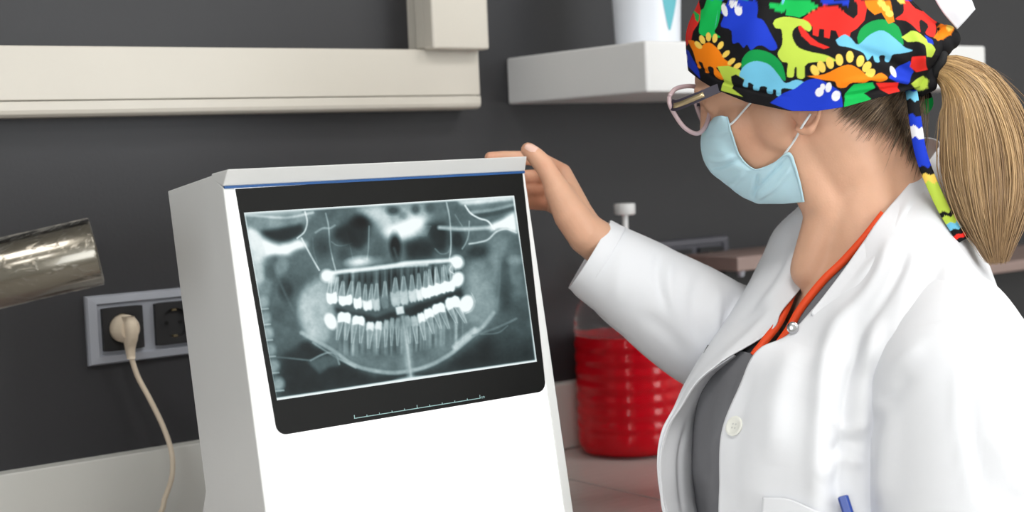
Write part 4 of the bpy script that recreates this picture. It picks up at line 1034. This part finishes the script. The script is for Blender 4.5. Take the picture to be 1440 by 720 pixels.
# buttons, snap, pocket
M_btn = mat('pearl_button', rgb(240, 240, 232), 0.3, coat=0.5)
def coat_pt(px, py, zguess, lift):
    pp = PROJ(gA); d = np.hypot(pp[..., 0] - px, pp[..., 1] - py); i, j = np.unravel_index(d.argmin(), d.shape); n = grid_normals(gA)[i, j]
    P = gA[i, j]; n = n if n @ (CAM - P) > 0 else -n; return P + n * lift, n
for (a, b) in ((1034, 600), (1030, 800)):
    P, n = coat_pt(a, b, 1.56, .001)
    bo = lathe('button', [(.0098, 0), (.0108, .001), (.0108, .0022), (.0095, .0030), (.0078, .0026), (.0066, .0018), (0, .0018)], P, n, M_btn, coat, 32)
    u, w_ = frame_at(n)
    for q in range(4):
        a_ = math.pi / 4 + q * math.pi / 2
        lathe('button_hole', [(.0011, .0018), (.0011, .00205), (0, .00205)], P + (u * math.cos(a_) + w_ * math.sin(a_)) * .0028, n, M_splash, bo, 10)
P = UP(1115, 461, 1.597); n = CAM - P; n /= np.linalg.norm(n)
M_snap = mat('metal_snap', rgb(190, 190, 192), 0.25, metal=1.0)
lathe('snap_fastener', [(.0062, 0), (.0065, .001), (.0055, .0025), (.003, .0032), (0, .0034)], P, n, M_snap, coat, 24)
pk = []
for (a, b) in ((1076, 699), (1110, 702), (1145, 716), (1180, 729), (1215, 742)):
    p0, n0 = coat_pt(a, b, 1.5, .0035); p1, n1 = coat_pt(a + 2, b + 70, 1.5, .0035); pk.append([p0, (p0 + p1) / 2 + n0 * .004, p1])
gP = dense(pk, 24, 40).transpose(1, 0, 2)
cloth('pocket', [gP], M_coat, coat, .0012)
# pen clipped in the pocket
pp0, pn = coat_pt(1186, 699, 1.5, .011); pp1, _ = coat_pt(1200, 760, 1.5, .011); dv = pp1 - pp0
M_pen = mat('blue_pen_plastic', rgb(14, 62, 158), 0.3, coat=0.3)
pen = empty('pen', pp0 + dv, 'blue pen standing in the breast pocket of the lab coat', 'pen')
lathe('pen_cap', [(.0042, 0), (.0055, .001), (.0056, .05), (.005, .052)], pp0, dv, M_pen, pen, 20)
lathe('pen_barrel', [(.0046, .052), (.0044, .13), (.001, .142), (0, .1425)], pp0, dv, M_white, pen, 20)
ud = dv / np.linalg.norm(dv); sd = np.cross(ud, pn); sd /= np.linalg.norm(sd)
v = []; 
for L_ in (0.001, .04):
    for a_ in (-1, 1):
        for h_ in (.0062, .0082): v.append(pp0 + ud * L_ + sd * a_ * .0028 + pn * h_)
from_vf('pen_clip', v, [(0,1,3,2),(4,6,7,5),(0,4,5,1),(2,3,7,6),(0,2,6,4),(1,5,7,3)], M_pen, pen)
# trousers and shoes below the coat
M_trs = mat('grey_trousers', rgb(110, 110, 114), 0.8, var=0.04); M_shoe = mat('white_clog', rgb(225, 225, 222), 0.5)
hip = np.array([pf[0], pf[1], 0]); tv = []; tf = []
BV.clear(); BF.clear()
for sgn in (1, -1):
    b = hip + LT * .085 * sgn
    chain([(b + np.array([0, 0, .90]), .10), (b + np.array([0, 0, .52]) + FT * .012, .075), (b + np.array([0, 0, .13]), .062)])
chain([(hip + LT * .06 + np.array([0, 0, .98]), .11), (hip - LT * .06 + np.array([0, 0, .98]), .11)])
tr = from_vf('trousers', np.vstack(BV), BF, M_trs, person, True)
rm = tr.modifiers.new('fuse', 'REMESH'); rm.mode = 'VOXEL'; rm.voxel_size = .008; rm.use_smooth_shade = True
bake(tr); tr.data.materials.clear(); tr.data.materials.append(M_trs)
for sgn in (1, -1):
    BV.clear(); BF.clear(); b = hip + LT * .085 * sgn
    chain([(b - FT * .04 + np.array([0, 0, .045]), .042), (b + FT * .06 + np.array([0, 0, .042]), .04), (b + FT * .13 + np.array([0, 0, .034]), .032)])
    capsule(b + np.array([0, 0, .05]), .045, b + np.array([0, 0, .12]), .05)
    so = from_vf('shoe', np.vstack(BV), BF, M_shoe, person, True)
    for q in so.data.vertices: q.co.z = max(q.co.z, .002)
    rm = so.modifiers.new('fuse', 'REMESH'); rm.mode = 'VOXEL'; rm.voxel_size = .006; rm.use_smooth_shade = True
    bake(so); so.data.materials.clear(); so.data.materials.append(M_shoe)

# ------------------------------------------------------------------ printed cloth of the cap: flat print drawn as coloured shapes
PX0, PY0, PSX = 950, -2, 3
PWd, PHt = (1385 - PX0) * PSX, (172 - PY0) * PSX
pyy, pxx = np.mgrid[0:PHt, 0:PWd]; pxx = PX0 + pxx / PSX; pyy = PY0 + pyy / PSX
PRINT = np.tile(np.array(rgb(14, 13, 16)), (PHt, PWd, 1))
RED, GRN, DGR, BLU, SKY, LIM, ORG, YEL, WHT, BLK = rgb(232, 44, 36), rgb(14, 184, 84), rgb(8, 150, 72), rgb(24, 58, 196), rgb(112, 190, 222), rgb(190, 214, 78), rgb(246, 132, 14), rgb(246, 208, 92), rgb(232, 232, 236), rgb(14, 13, 16)
def c1(P): return [(900 + x / 2.6667, y / 2.6667) for x, y in P]
def c2(P): return [(940 + x / 4.5, y / 4.5) for x, y in P]
def pfill(P, colr):
    P = np.array(P, float); Pn = np.roll(P, -1, 0); ins = np.zeros(pxx.shape, bool)
    a, b = P[:, 1].min() - 1, P[:, 1].max() + 1; r0, r1 = int(max(0, (a - PY0) * PSX)), int(min(PHt, (b - PY0) * PSX + 1))
    X, Y = pxx[r0:r1], pyy[r0:r1]; q = np.zeros(X.shape, bool)
    for (x1, y1), (x2, y2) in zip(P, Pn):
        if y1 != y2: q ^= ((Y < y1) != (Y < y2)) & (X < (x2 - x1) * (Y - y1) / (y2 - y1) + x1)
    PRINT[r0:r1][q] = colr
def pell(c, rx, ry, colr, rot=0):
    a = np.linspace(0, 2 * math.pi, 20); cc, ss = math.cos(math.radians(rot)), math.sin(math.radians(rot))
    pfill([(c[0] + rx * math.cos(t) * cc - ry * math.sin(t) * ss, c[1] + rx * math.cos(t) * ss + ry * math.sin(t) * cc) for t in a], colr)
def rnd(P, n=5):
    Q = np.array(P + P[:1], float); return [tuple(p) for p in catmull(np.vstack([Q]), len(P) * n)]
pfill(c2([(135, -10), (195, -10), (205, 90), (185, 150), (160, 200), (150, 260), (115, 290), (90, 200), (100, 100)]), RED)
pfill(rnd(c2([(255, -10), (335, -10), (325, 100), (310, 160), (290, 200), (322, 235), (205, 220), (195, 150), (200, 70), (225, 50)])), GRN)
pfill(c2([(290, 190), (305, 110), (315, 60), (300, 150)]), SKY)
pfill(c2([(150, 60), (190, 90), (185, 140), (165, 120)]), GRN)
pfill(rnd(c2([(385, -10), (540, -10), (565, 60), (560, 110), (600, 130), (650, 220), (690, 300), (650, 320), (600, 290), (560, 290), (520, 315), (495, 280), (470, 300), (440, 265), (400, 270), (395, 190), (330, 165), (350, 100), (330, 80), (360, 40)]), 3), BLU)
for (x, y, a, b, r) in ((355, 65, 18, 40, -15), (400, 18, 15, 34, 0), (442, 65, 24, 34, -10), (425, 20, 10, 30, 10)): pell(c2([(x, y)])[0], a / 4.5, b / 4.5, WHT, r)
pfill(c2([(635, 20), (700, 30), (725, -10), (880, -10), (950, 40), (900, 70), (830, 110), (780, 100), (740, 95), (745, 60), (715, 85), (690, 70), (640, 45)]), GRN)
pfill(c2([(715, -10), (740, -10), (725, 25), (718, 30)]), SKY)
pfill(c1([(605, 72), (640, 45), (690, 20), (740, 25), (775, 55), (800, 70), (815, 55), (815, 15), (795, -5), (835, -5), (850, 30), (842, 75), (815, 105), (790, 120), (785, 145), (745, 140), (735, 115), (715, 112), (710, 145), (690, 140), (690, 110), (672, 108), (668, 138), (648, 132), (648, 100), (620, 92), (612, 105), (640, 140), (670, 162), (712, 178), (690, 185), (640, 168), (605, 135), (593, 105)]), RED)
pfill(c1([(670, -5), (785, -5), (780, 25), (745, 12), (715, 12), (690, 18)]), BLU)
pfill(rnd(c2([(660, 150), (680, 120), (740, 105), (820, 115), (880, 135), (905, 175), (890, 200), (860, 185), (830, 162), (790, 190), (785, 240), (820, 300), (900, 330), (1000, 350), (1062, 385), (1000, 390), (870, 405)]) + c2([(862, 490), (815, 490), (812, 430), (797, 430), (790, 485), (748, 480), (755, 400), (720, 390), (690, 340), (720, 280), (715, 190), (680, 180)]), 3), LIM)
pfill(rnd(c2([(125, 255), (165, 258), (190, 300), (250, 265), (310, 310), (350, 370), (400, 410), (345, 440), (300, 425), (352, 490), (330, 505), (290, 480), (285, 430), (250, 420), (250, 458), (225, 455), (215, 400), (190, 390), (200, 430), (180, 420), (160, 330)]), 3), ORG)
for (x, y, r) in ((190, 285, -40), (213, 250, -20), (250, 232, 0), (290, 240, 12), (325, 285, 30), (360, 340, 40), (397, 388, 45), (435, 418, 50)): pell(c2([(x, y)])[0], 3.6, 6.4, YEL, r)
pfill(c2([(85, 300), (130, 320), (190, 450), (195, 498), (110, 410)]), BLU); pell(c2([(108, 365)])[0], 2.2, 5.5, WHT)
pfill(c2([(310, 420), (380, 415), (450, 440), (500, 490), (480, 502), (430, 470), (400, 482), (405, 560), (470, 612), (330, 572), (350, 500)]), LIM)
pfill(rnd(c2([(460, 430), (465, 370), (510, 320), (580, 315), (660, 345), (720, 410), (740, 510), (700, 480), (640, 410), (560, 385), (500, 400)]), 3), DGR)
pfill(rnd(c2([(465, 430), (500, 400), (560, 385), (640, 410), (700, 480), (740, 525), (800, 505), (850, 515), (862, 555), (830, 572), (760, 560), (715, 562), (710, 607), (680, 602), (680, 570), (660, 567), (655, 592), (620, 587), (620, 550), (580, 547), (570, 572), (535, 567), (535, 535), (505, 522), (500, 552), (470, 542), (480, 500), (450, 480)]), 3), SKY)
pfill(rnd(c2([(640, 650), (725, 590), (800, 560), (870, 510), (950, 500), (1060, 560), (1095, 600), (1085, 720), (900, 720), (780, 700)]), 3), BLU)
for (x, y, a, b, r) in ((955, 582, 26, 30, 30), (1012, 552, 20, 32, 10), (1060, 606, 28, 34, 20), (975, 550, 16, 22, 0)): pell(c2([(x, y)])[0], a / 4.5, b / 4.5, WHT, r)
for (x, y, r) in ((655, 264, -30), (680, 250, -22), (712, 236, -14), (747, 224, -8), (787, 212, 0), (826, 228, 16), (850, 250, 35), (862, 275, 50)): pell(c1([(x, y)])[0], 5.4, 8.4, YEL, r)
pfill(rnd(c1([(625, 285), (690, 278), (750, 250), (790, 243), (830, 265), (860, 290), (900, 272), (922, 290), (900, 306), (860, 300), (840, 310), (790, 310), (770, 328), (740, 326), (730, 305), (690, 300)]), 3), ORG)
pfill(rnd(c1([(815, 140), (830, 105), (870, 78), (920, 73), (965, 95), (980, 130), (984, 170), (955, 145), (910, 115), (860, 130), (825, 165)]), 3), DGR)
pfill(rnd(c1([(733, 150), (765, 128), (790, 140), (820, 165), (860, 130), (910, 113), (960, 150), (990, 178), (1020, 190), (980, 200), (945, 205), (940, 230), (922, 230), (920, 208), (900, 208), (898, 232), (880, 230), (875, 205), (852, 227), (840, 195), (800, 180), (770, 174), (745, 170)]), 3), SKY)
pfill(c1([(978, 140), (1010, 120), (1050, 130), (1085, 160), (1112, 185), (1095, 215), (1068, 210), (1062, 172), (1030, 160), (1000, 158)]), LIM)
pfill(c1([(838, -5), (935, -5), (955, 80), (932, 88), (905, 45), (880, 55), (850, 30)]), ORG)
for (x, y) in ((905, 12), (922, 30), (935, 50), (975, 2)): pell(c1([(x, y)])[0], 6, 4.6, YEL, 30)
pfill(rnd(c1([(985, 20), (1000, -5), (1030, 30), (1080, 50), (1112, 90), (1102, 138), (1070, 125), (1082, 95), (1050, 72), (1050, 122), (1020, 105), (990, 78), (958, 70), (985, 50)]), 3), RED)
pfill(c1([(1078, -5), (1100, -5), (1128, 40), (1110, 62), (1080, 25)]), GRN)
pfill(c1([(1110, 55), (1150, 58), (1185, 95), (1165, 130), (1130, 148), (1098, 142), (1125, 110), (1115, 80)]), ORG); pell(c1([(1162, 100)])[0], 5, 6, YEL, 20)
pfill(c1([(1065, 130), (1095, 150), (1100, 168), (1075, 160)]), BLU)
pfill(c1([(925, 290), (960, 258), (990, 240), (1012, 228), (1032, 272), (1000, 315), (960, 308)]), BLU); pell(c1([(948, 268)])[0], 4, 8, WHT, -20)
pfill(c1([(1018, 213), (1060, 207), (1078, 260), (1040, 272), (1015, 250)]), RED)
pfill(c1([(1012, 312), (1060, 283), (1082, 300), (1076, 332), (1040, 342)]), LIM)
pfill(c1([(882, 310), (965, 308), (972, 342), (930, 352), (900, 332)]), RED)
pfill(c1([(770, 350), (800, 315), (870, 308), (882, 330), (842, 350), (866, 370), (850, 388), (765, 405)]), GRN)
for _k in range(2):
    _q = np.pad(PRINT, ((1, 1), (1, 1), (0, 0)), 'edge'); PRINT = (_q[1:-1, 1:-1] * 2 + _q[:-2, 1:-1] + _q[2:, 1:-1] + _q[1:-1, :-2] + _q[1:-1, 2:]) / 6
def print_at(px, py):
    up = py < 0; px = np.where(up, 968 + ((px - 968) + 150) % 320, px); py = np.where(up, np.clip(py + 150, 0, 150), py)
    i = np.clip(((py - PY0) * PSX).astype(int), 0, PHt - 1); j = np.clip(((px - PX0) * PSX).astype(int), 0, PWd - 1); return PRINT[i, j]
M_print = mat('printed_cotton', rgb(60, 60, 60), 0.75, var=0.05, scale=60, attr='tone', bump=0.08, bscale=900, spec=0.25)

# ------------------------------------------------------------------ surgical cap
hop = PROJ(HO); zH = hop[2]; kH = F_PX / zH
def zmid(px): return zH - (px - hop[0]) / kH * math.sin(PSI)
NP, NVc = 800, 210
phi = np.concatenate([np.linspace(0, math.pi, 590, endpoint=False), np.linspace(math.pi, 2 * math.pi, 210, endpoint=False)])
cphi = np.cos(phi); sphi = np.sin(phi)
xb = 1131 - 165 * np.sign(cphi) * np.abs(cphi) ** 0.86
yb_ = np.interp(xb, [960, 968, 985, 1002, 1050, 1110, 1150, 1190, 1240, 1275, 1300], [94, 101, 114, 124, 144, 156, 156, 150, 136, 127, 118])
db = -0.090 * np.sign(sphi) * np.abs(sphi) ** 0.86
al = np.concatenate([np.linspace(0, .64, 165, endpoint=False), np.linspace(.64, math.pi / 2, 45)]); CXY = np.zeros((NVc, NP, 2))
G = np.zeros((NVc, NP, 3)); back = np.clip(-cphi, 0, 1) ** 2; front = np.clip(cphi, 0, 1) ** 2
for i, a in enumerate(al):
    h = math.sin(a); g = 1 - math.cos(a) ** .52 if a < math.pi / 2 - 1e-6 else 1.0
    pf_ = math.exp(-((h - .33) / .24) ** 2) - math.exp(-(.33 / .24) ** 2)
    puff = 1 + (.045 + .30 * back - .012 * front) * pf_
    xt = 1150.0; x = xt + (xb - xt) * (1 - g) * puff; y = yb_ + (-72 - yb_) * h; d = db * (1 - g) * (1 + .10 * pf_)
    wrk = .0010 * np.sin(9 * phi + 2 * h) + .0009 * np.sin(17 * phi - 5 * h)
    CXY[i, :, 0] = x; CXY[i, :, 1] = y
    for j in range(NP): G[i, j] = UP(x[j], y[j], zmid(x[j]) + d[j] + (wrk[j] if True else 0))
G = folds(G, [([(1290, 118), (1240, 110), (1180, 118)], 5, .003), ([(1292, 108), (1250, 85), (1190, 60)], 6, -.003), ([(1300, 98), (1290, 60), (1270, 20)], 7, .004), ([(1285, 120), (1230, 128), (1170, 138)], 3, -.0025), ([(972, 85), (1010, 112), (1060, 128), (1110, 136)], 2.5, -.0022), ([(1320, 80), (1325, 40), (1315, 5)], 6, -.004)], .0008, 8, (14, 6))
me = fast_mesh('surgical_cap', G, grid_faces(NVc, NP, True)); set_col(me, 'tone', print_at(CXY[..., 0], CXY[..., 1]).reshape(-1, 4))
cap = obj('surgical_cap', me, M_print, person); cap['label'] = 'cap printed with bright cartoon dinosaurs on black'
s_ = cap.modifiers.new('thickness', 'SOLIDIFY'); s_.thickness = .0016; s_.offset = 1.0
# white lining corner folded out at the back
M_lining = mat('white_cap_lining', rgb(226, 226, 232), 0.8, var=0.02)
flap = dense(U3([[(1306, -16, 1.655), (1330, -20, 1.650), (1356, -18, 1.655)], [(1325, 16, 1.648), (1345, 8, 1.648), (1365, -2, 1.655)], [(1346, 41, 1.655), (1358, 28, 1.655), (1371, 13, 1.66)]]), 20, 20)
cloth('folded_lining', [flap], M_lining, cap, .0015)
# knot and the two hanging tie ends
BV.clear(); BF.clear()
zk = zmid(1288) - .012
for (a, b, z, r) in ((1286, 112, 0, .0125), (1296, 100, -.004, .012), (1300, 88, .0, .011), (1276, 104, .002, .012), (1290, 122, -.004, .010), (1302, 116, -.006, .010), (1268, 112, .008, .011), (1280, 92, .006, .013), (1318, 62, .0, .015), (1330, 52, .004, .014)):
    capsule(UP(a, b, zk + z), r, UP(a + 5, b + 3, zk + z - .002), r * .9)
kn = from_vf('knot', np.vstack(BV), BF, None, cap, True)
rm = kn.modifiers.new('fuse', 'REMESH'); rm.mode = 'VOXEL'; rm.voxel_size = .0022; rm.use_smooth_shade = True; sm = kn.modifiers.new('soften', 'SMOOTH'); sm.iterations = 6; sm.factor = .5
bake(kn); kv = np.array([q.co for q in kn.data.vertices]); kp = PROJ(kv)
set_col(kn.data, 'tone', print_at(kp[:, 0], kp[:, 1])); kn.data.materials.clear(); kn.data.materials.append(M_print)
def tie(path, w_m, cols, twist=0.0, n=160):
    P = catmull([UP(*p) for p in path], n); T = np.gradient(P, axis=0); T /= np.linalg.norm(T, axis=1)[:, None]; V = CAM - P; V /= np.linalg.norm(V, axis=1)[:, None]
    B = np.cross(T, V); B /= np.linalg.norm(B, axis=1)[:, None]; m = 15; Gt = np.zeros((n, m, 3)); C = np.zeros((n, m, 4)); rg = np.random.default_rng(4)
    ph = np.linspace(0, twist, n)
    for j in range(m):
        q = -1 + 2 * j / (m - 1); Bq = B * np.cos(ph)[:, None] + V * np.sin(ph)[:, None]
        Gt[:, j] = P + Bq * q * w_m / 2 + V * (.0022 * (1 - q * q))[..., None] if False else P + Bq * q * w_m / 2 + V * .0022 * (1 - q * q)
        for i in range(n):
            s = i / (n - 1) + .014 * q + .006 * math.sin(5 * q); k = [c for c in cols if s >= c[0]]; C[i, j] = (k[-1] if k else cols[0])[1]
    me = fast_mesh('tie_end', Gt, grid_faces(n, m)); set_col(me, 'tone', C.reshape(-1, 4)); o = obj('tie_end', me, M_print, cap); s_ = o.modifiers.new('thickness', 'SOLIDIFY'); s_.thickness = .0012; return o
tie([(1280, 118, 1.675), (1283, 138, 1.645), (1288, 175, 1.633), (1294, 212, 1.631), (1306, 248, 1.628), (1326, 292, 1.625), (1344, 322, 1.618), (1354, 338, 1.618)], .0118,
    [(0, BLU), (.09, SKY), (.16, BLK), (.24, BLU), (.30, WHT), (.36, BLU), (.52, BLK), (.56, YEL), (.60, LIM), (.74, BLK), (.765, LIM), (.81, SKY), (.86, BLK), (.91, RED), (.96, BLK)], .35)
tie([(1292, 116, 1.685), (1300, 132, 1.680), (1304, 146, 1.678), (1296, 158, 1.676)], .012, [(0, BLU), (.3, BLK), (.5, GRN), (.9, DGR)], .5, 70)

# ------------------------------------------------------------------ hair
def hair_mesh(name, strands, parent, seg=4, kind='stuff', fade=0.0):
    V = []; Fs = []; C = []; b = 0
    for (path, r, colr) in strands:
        n = len(path); rr = r * np.concatenate([np.ones(n - 2), [.7, .25]]); v, f = tube_vf(path, rr, seg, False); V.append(np.array(v)); Fs.append(np.array(f) + b); b += len(v); fd = np.repeat(np.linspace(0, 1, n), seg)[:, None] ** 1.6 * fade; C.append(np.tile(colr, (len(v), 1)) * (1 - fd) + np.array(rgb(132, 104, 78)) * fd)
    me = fast_mesh(name, np.vstack(V), np.vstack(Fs)); set_col(me, 'tone', np.vstack(C)); o = obj(name, me, M_hair, parent); o['kind'] = kind; return o
M_hair = mat('blonde_hair', rgb(190, 150, 100), 0.38, var=0.10, scale=160, attr='tone', spec=0.6)
hair = empty('hair', UP(1320, 95, zmid(1320))); hair.parent = person; hair.matrix_parent_inverse = person.matrix_world.inverted(); hair['label'] = 'long blonde ponytail under the cap'
for k_i in ('category',):
    if k_i in hair: del hair[k_i]
cen = np.array([(1314, 94), (1340, 104), (1366, 132), (1383, 185), (1391, 245), (1396, 305), (1403, 366)], float)
hw = np.array([13, 27, 45, 60, 64, 47, 12], float); dw = np.array([.011, .02, .030, .036, .036, .030, .008])
cc_ = catmull(cen, 40); hh_ = np.clip(catmull(hw[:, None], 40)[:, 0], 4, None); dd_ = np.clip(catmull(dw[:, None], 40)[:, 0], .004, None)
tt_ = np.gradient(cc_, axis=0); tt_ /= np.linalg.norm(tt_, axis=1)[:, None]; nn_ = np.stack([tt_[:, 1], -tt_[:, 0]], 1)
strands = []; rg = np.random.default_rng(12); zt_ = zmid(1318) - .005
for k in range(4600):
    a = rg.uniform(0, 2 * math.pi); rr = math.sqrt(rg.uniform(0.15, 1)); q, d = rr * math.cos(a), rr * math.sin(a)
    L_ = int(rg.uniform(29, 40.9)) if rg.random() < .8 else 40; idx_ = np.unique(np.linspace(0, L_ - 1, 13).astype(int)); wob = rg.normal(0, .045, 3)
    pts = []
    for i in idx_:
        s = i / 39.0; qq = q + wob[0] * math.sin(3 * s + wob[1] * 40) * (1 + s) ; p = cc_[i] + nn_[i] * hh_[i] * qq + np.array([wob[1] * 60 * s * s, wob[2] * 60 * s * s])
        zz = zt_ - .045 * s + dd_[i] * (d + wob[1] * s) - .0
        pts.append(UP(p[0], p[1], zz))
    t_ = np.clip(.60 + .15 * rg.standard_normal() + .16 * math.sin(7 * q + 3 * d) + .08 * math.sin(17 * q), 0, 1)
    dark, lite = np.array(rgb(112, 82, 52)), np.array(rgb(224, 186, 132)); strands.append((np.array(pts), rg.uniform(.00035, .0008), dark * (1 - t_) + lite * t_))
for k in range(46):                                    # flyaways
    q = rg.uniform(.8, 1.35) * (1 if rg.random() < .8 else -1); i0_ = rg.integers(4, 18); n_ = rg.integers(10, 20); ii = np.arange(i0_, min(39, i0_ + n_), 2); bend = rg.uniform(0, .5)
    pts = [UP(*(cc_[i] + nn_[i] * hh_[i] * (q * (.72 + .28 * (j / len(ii))) + bend * (j / len(ii)) ** 2)), zt_ - .03 + rg.uniform(-.01, .01) * 0) for j, i in enumerate(ii)]
    if len(pts) >= 4: strands.append((np.array(pts), .00016, np.array(rgb(176, 142, 100))))
hair_mesh('ponytail', strands, hair, fade=.6)
nape = []
for k in range(700):
    s = rg.random(); x0_ = np.interp(s, [0, .3, .55, .8, 1], [1178, 1200, 1226, 1258, 1292]) + rg.normal(0, 4); y0_ = np.interp(s, [0, .3, .55, .8, 1], [154, 165, 178, 200, 238]) + rg.normal(0, 14) - 4
    x1_, y1_ = 1268 + 22 * s + rg.normal(0, 7), 112 + rg.normal(0, 5); pts = []; c0 = np.array([x0_ + (8 if s < .6 else 12), y0_ - 30]); 
    for t in np.linspace(0, 1, 9):
        p = (1 - t) ** 2 * np.array([x0_, y0_]) + 2 * t * (1 - t) * (c0 * .5 + np.array([(x0_ + x1_) / 2 + 12, (y0_ + y1_) / 2]) * .5) + t * t * np.array([x1_, y1_])
        hit = on_body(p[0], p[1], .0012 + .004 * t * rg.random() + .003 * t)
        if hit is None: hit = UP(p[0], p[1], zmid(p[0]) - .045 * max(0, 1 - t))
        pts.append(hit)
    pts = catmull(np.array(pts), 10); t_ = np.clip(.26 + .18 * rg.standard_normal(), 0, 1); dark, lite = np.array(rgb(58, 43, 34)), np.array(rgb(206, 176, 140)); nape.append((pts[::-1], rg.uniform(.00012, .00032), dark * (1 - t_) + lite * t_))
hair_mesh('nape_hair', nape, hair)
# black elastic around the root of the ponytail
tdir = UP(1342, 106, zt_ - .004) - UP(1314, 94, zt_); tdir /= np.linalg.norm(tdir); u, w_ = frame_at(tdir); ce = UP(1319, 92, zt_)
ring = [ce + (u * math.cos(a) * .0165 + w_ * math.sin(a) * .0165) + tdir * .001 * math.sin(5 * a) for a in np.linspace(0, 2 * math.pi, 49)]
M_elastic = mat('black_elastic', rgb(18, 18, 20), 0.8)
tube('hair_tie', ring, .0052, M_elastic, hair, 12)

# ------------------------------------------------------------------ face mask
M_mask = mat('pale_blue_mask_fabric', rgb(198, 233, 245), 0.7, var=0.03, scale=80, bump=0.05, bscale=900, sss=0.05)
M_loop = mat('white_ear_loop', rgb(236, 240, 242), 0.7)
def on_mid(px, py):
    r = ray(px, py); return CAM + r * (((HO - CAM) @ Lh) / (r @ Lh))
mr_ = [((1003, 168), (1011, 163), (1023, 164)), ((988, 188), (1003, 184), (1030, 190)), ((988, 215), (1010, 214), (1043, 222)), ((1000, 240), (1026, 236), (1066, 239)),
       ((1022, 259), (1050, 252), (1090, 228)), ((1045, 276), (1078, 266), (1111, 215)), ((1060, 283), (1095, 281), (1124, 250)), ((1066, 285), (1100, 286), (1131, 284))]
near_rows = []
for (m_, c_, s__) in mr_:
    pm = on_mid(*m_); ps = on_body(s__[0], s__[1], .0055, 1.66); pc = on_body(c_[0], c_[1], .012, 1.69)
    zs_ = PROJ(ps)[2]; zm = PROJ(pm)[2]; pc = UP(c_[0], c_[1], min(PROJ(pc)[2], zs_ + (zm - zs_) * .42)); near_rows.append([ps, pc, pm])
full = [r + [mirror(r[1]), mirror(r[0])] for r in near_rows]
gM = dense(full, 81, 110)
gM = folds(gM, [([(1120, 225), (1090, 262), (1062, 280)], 3.5, .0034), ([(1108, 222), (1080, 250), (1058, 272)], 3, -.0034), ([(1066, 242), (1062, 262), (1060, 282)], 3, -.0034), ([(1050, 240), (1035, 255), (1025, 262)], 4, .003), ([(1040, 215), (1015, 225), (992, 222)], 3, .0026), ([(1042, 222), (1015, 235), (998, 236)], 3, -.0026), ([(1030, 180), (1010, 192), (992, 196)], 3, .001)], .0004, 41, (10, 8))
mask = cloth('face_mask', [gM], M_mask, person, .0012); mask['label'] = 'pale blue pleated surgical mask'
cloth('edge_binding', [np.stack([gM[:, 0], gM[:, 2]], 1) + (CAM - gM[:, :1]) / np.linalg.norm(CAM - gM[:, :1], axis=-1, keepdims=True) * .0012], M_mask, mask, .0008)
def loop(name, P):
    pts = []
    for (a, b) in P: pts.append(on_body(a, b, .0022, 1.655))
    tube(name, catmull(pts, 24), .0013, M_loop, mask, 8); tube(name, mirror(np.array(catmull(pts, 24))), .0013, M_loop, mask, 8)
loop('ear_loop', [(1026, 176), (1034, 169), (1048, 153), (1062, 138), (1078, 124), (1096, 110)])
loop('ear_loop', [(1098, 224), (1106, 213), (1118, 196), (1128, 178), (1140, 160)])

# ------------------------------------------------------------------ glasses
M_rim = mat('pale_pink_acetate', rgb(198, 172, 176), 0.25, coat=0.6, var=0.05); M_temple = mat('dark_plum_acetate', rgb(50, 43, 58), 0.5, coat=0.1); M_gold = mat('gold_inlay', rgb(196, 176, 140), 0.3, metal=0.8)
M_lens = mat('clear_lens', rgb(250, 250, 252), 0.02, transmission=1.0, ior=1.02, var=0.0)
gl = empty('glasses', on_mid(985, 150)); gl.parent = person; gl.matrix_parent_inverse = person.matrix_world.inverted(); gl['label'] = 'pale pink framed glasses with dark temples'
rim_px = [(941, 136), (950, 125), (968, 121), (984, 124), (996, 134), (999, 152), (994, 174), (985, 186), (975, 187), (961, 178), (949, 161), (942, 147)]
def rim3(p): return UP(p[0], p[1], 1.672 + (p[0] - 940) / 60 * .042 - (p[1] - 150) * .00012)
rp = np.array([rim3(p) for p in rim_px]); rpc = catmull(np.vstack([rp, rp[:1]]), 60)
for mm in (0, 1):
    q = mirror(rpc) if mm else rpc
    tube('rim', q, .0026, M_rim, gl, 10); cl = q.mean(0)
    from_vf('lens', list(q[:-1]) + [cl], [(i, (i + 1) % (len(q) - 1), len(q) - 1) for i in range(len(q) - 1)], M_lens, gl, True)
    tp = [rim3((944, 147)), UP(952, 148, 1.668), UP(980, 137, 1.655), UP(1016, 122, 1.645), UP(1060, 108, 1.632), UP(1100, 100, 1.628), UP(1118, 108, 1.628)]
    tp = catmull(np.array(tp), 40); tp = mirror(tp) if mm else tp
    T = np.gradient(tp, axis=0); T /= np.linalg.norm(T, axis=1)[:, None]; sidev = Lh; up_ = np.cross(sidev, T); up_ /= np.linalg.norm(up_, axis=1)[:, None]
    hgt = np.interp(np.arange(40), [0, 6, 20, 39], [.0062, .0058, .0048, .004]); Gt = np.stack([tp + up_ * hgt[:, None] - Lh * .0013, tp - up_ * hgt[:, None] - Lh * .0013, tp - up_ * hgt[:, None] + Lh * .0013, tp + up_ * hgt[:, None] + Lh * .0013], 1)
    me = fast_mesh('temple', Gt, grid_faces(40, 4, True)); tmo = obj('temple', me, M_temple, gl)
    es = tmo.modifiers.new('split', 'EDGE_SPLIT')
    sg = -1 if mm else 1
    gi = tp[4:16] + Lh * .0017 * sg; Gi = np.stack([gi + up_[4:16] * .0028, gi - up_[4:16] * .0028], 1); cloth('gold_inlay', [Gi], M_gold, tmo, .0006)
tube('bridge', catmull(np.array([rim3((997, 142)), on_mid(985, 140) + Ff * .004, mirror(rim3((997, 142)))]), 14), .0024, M_rim, gl, 10)
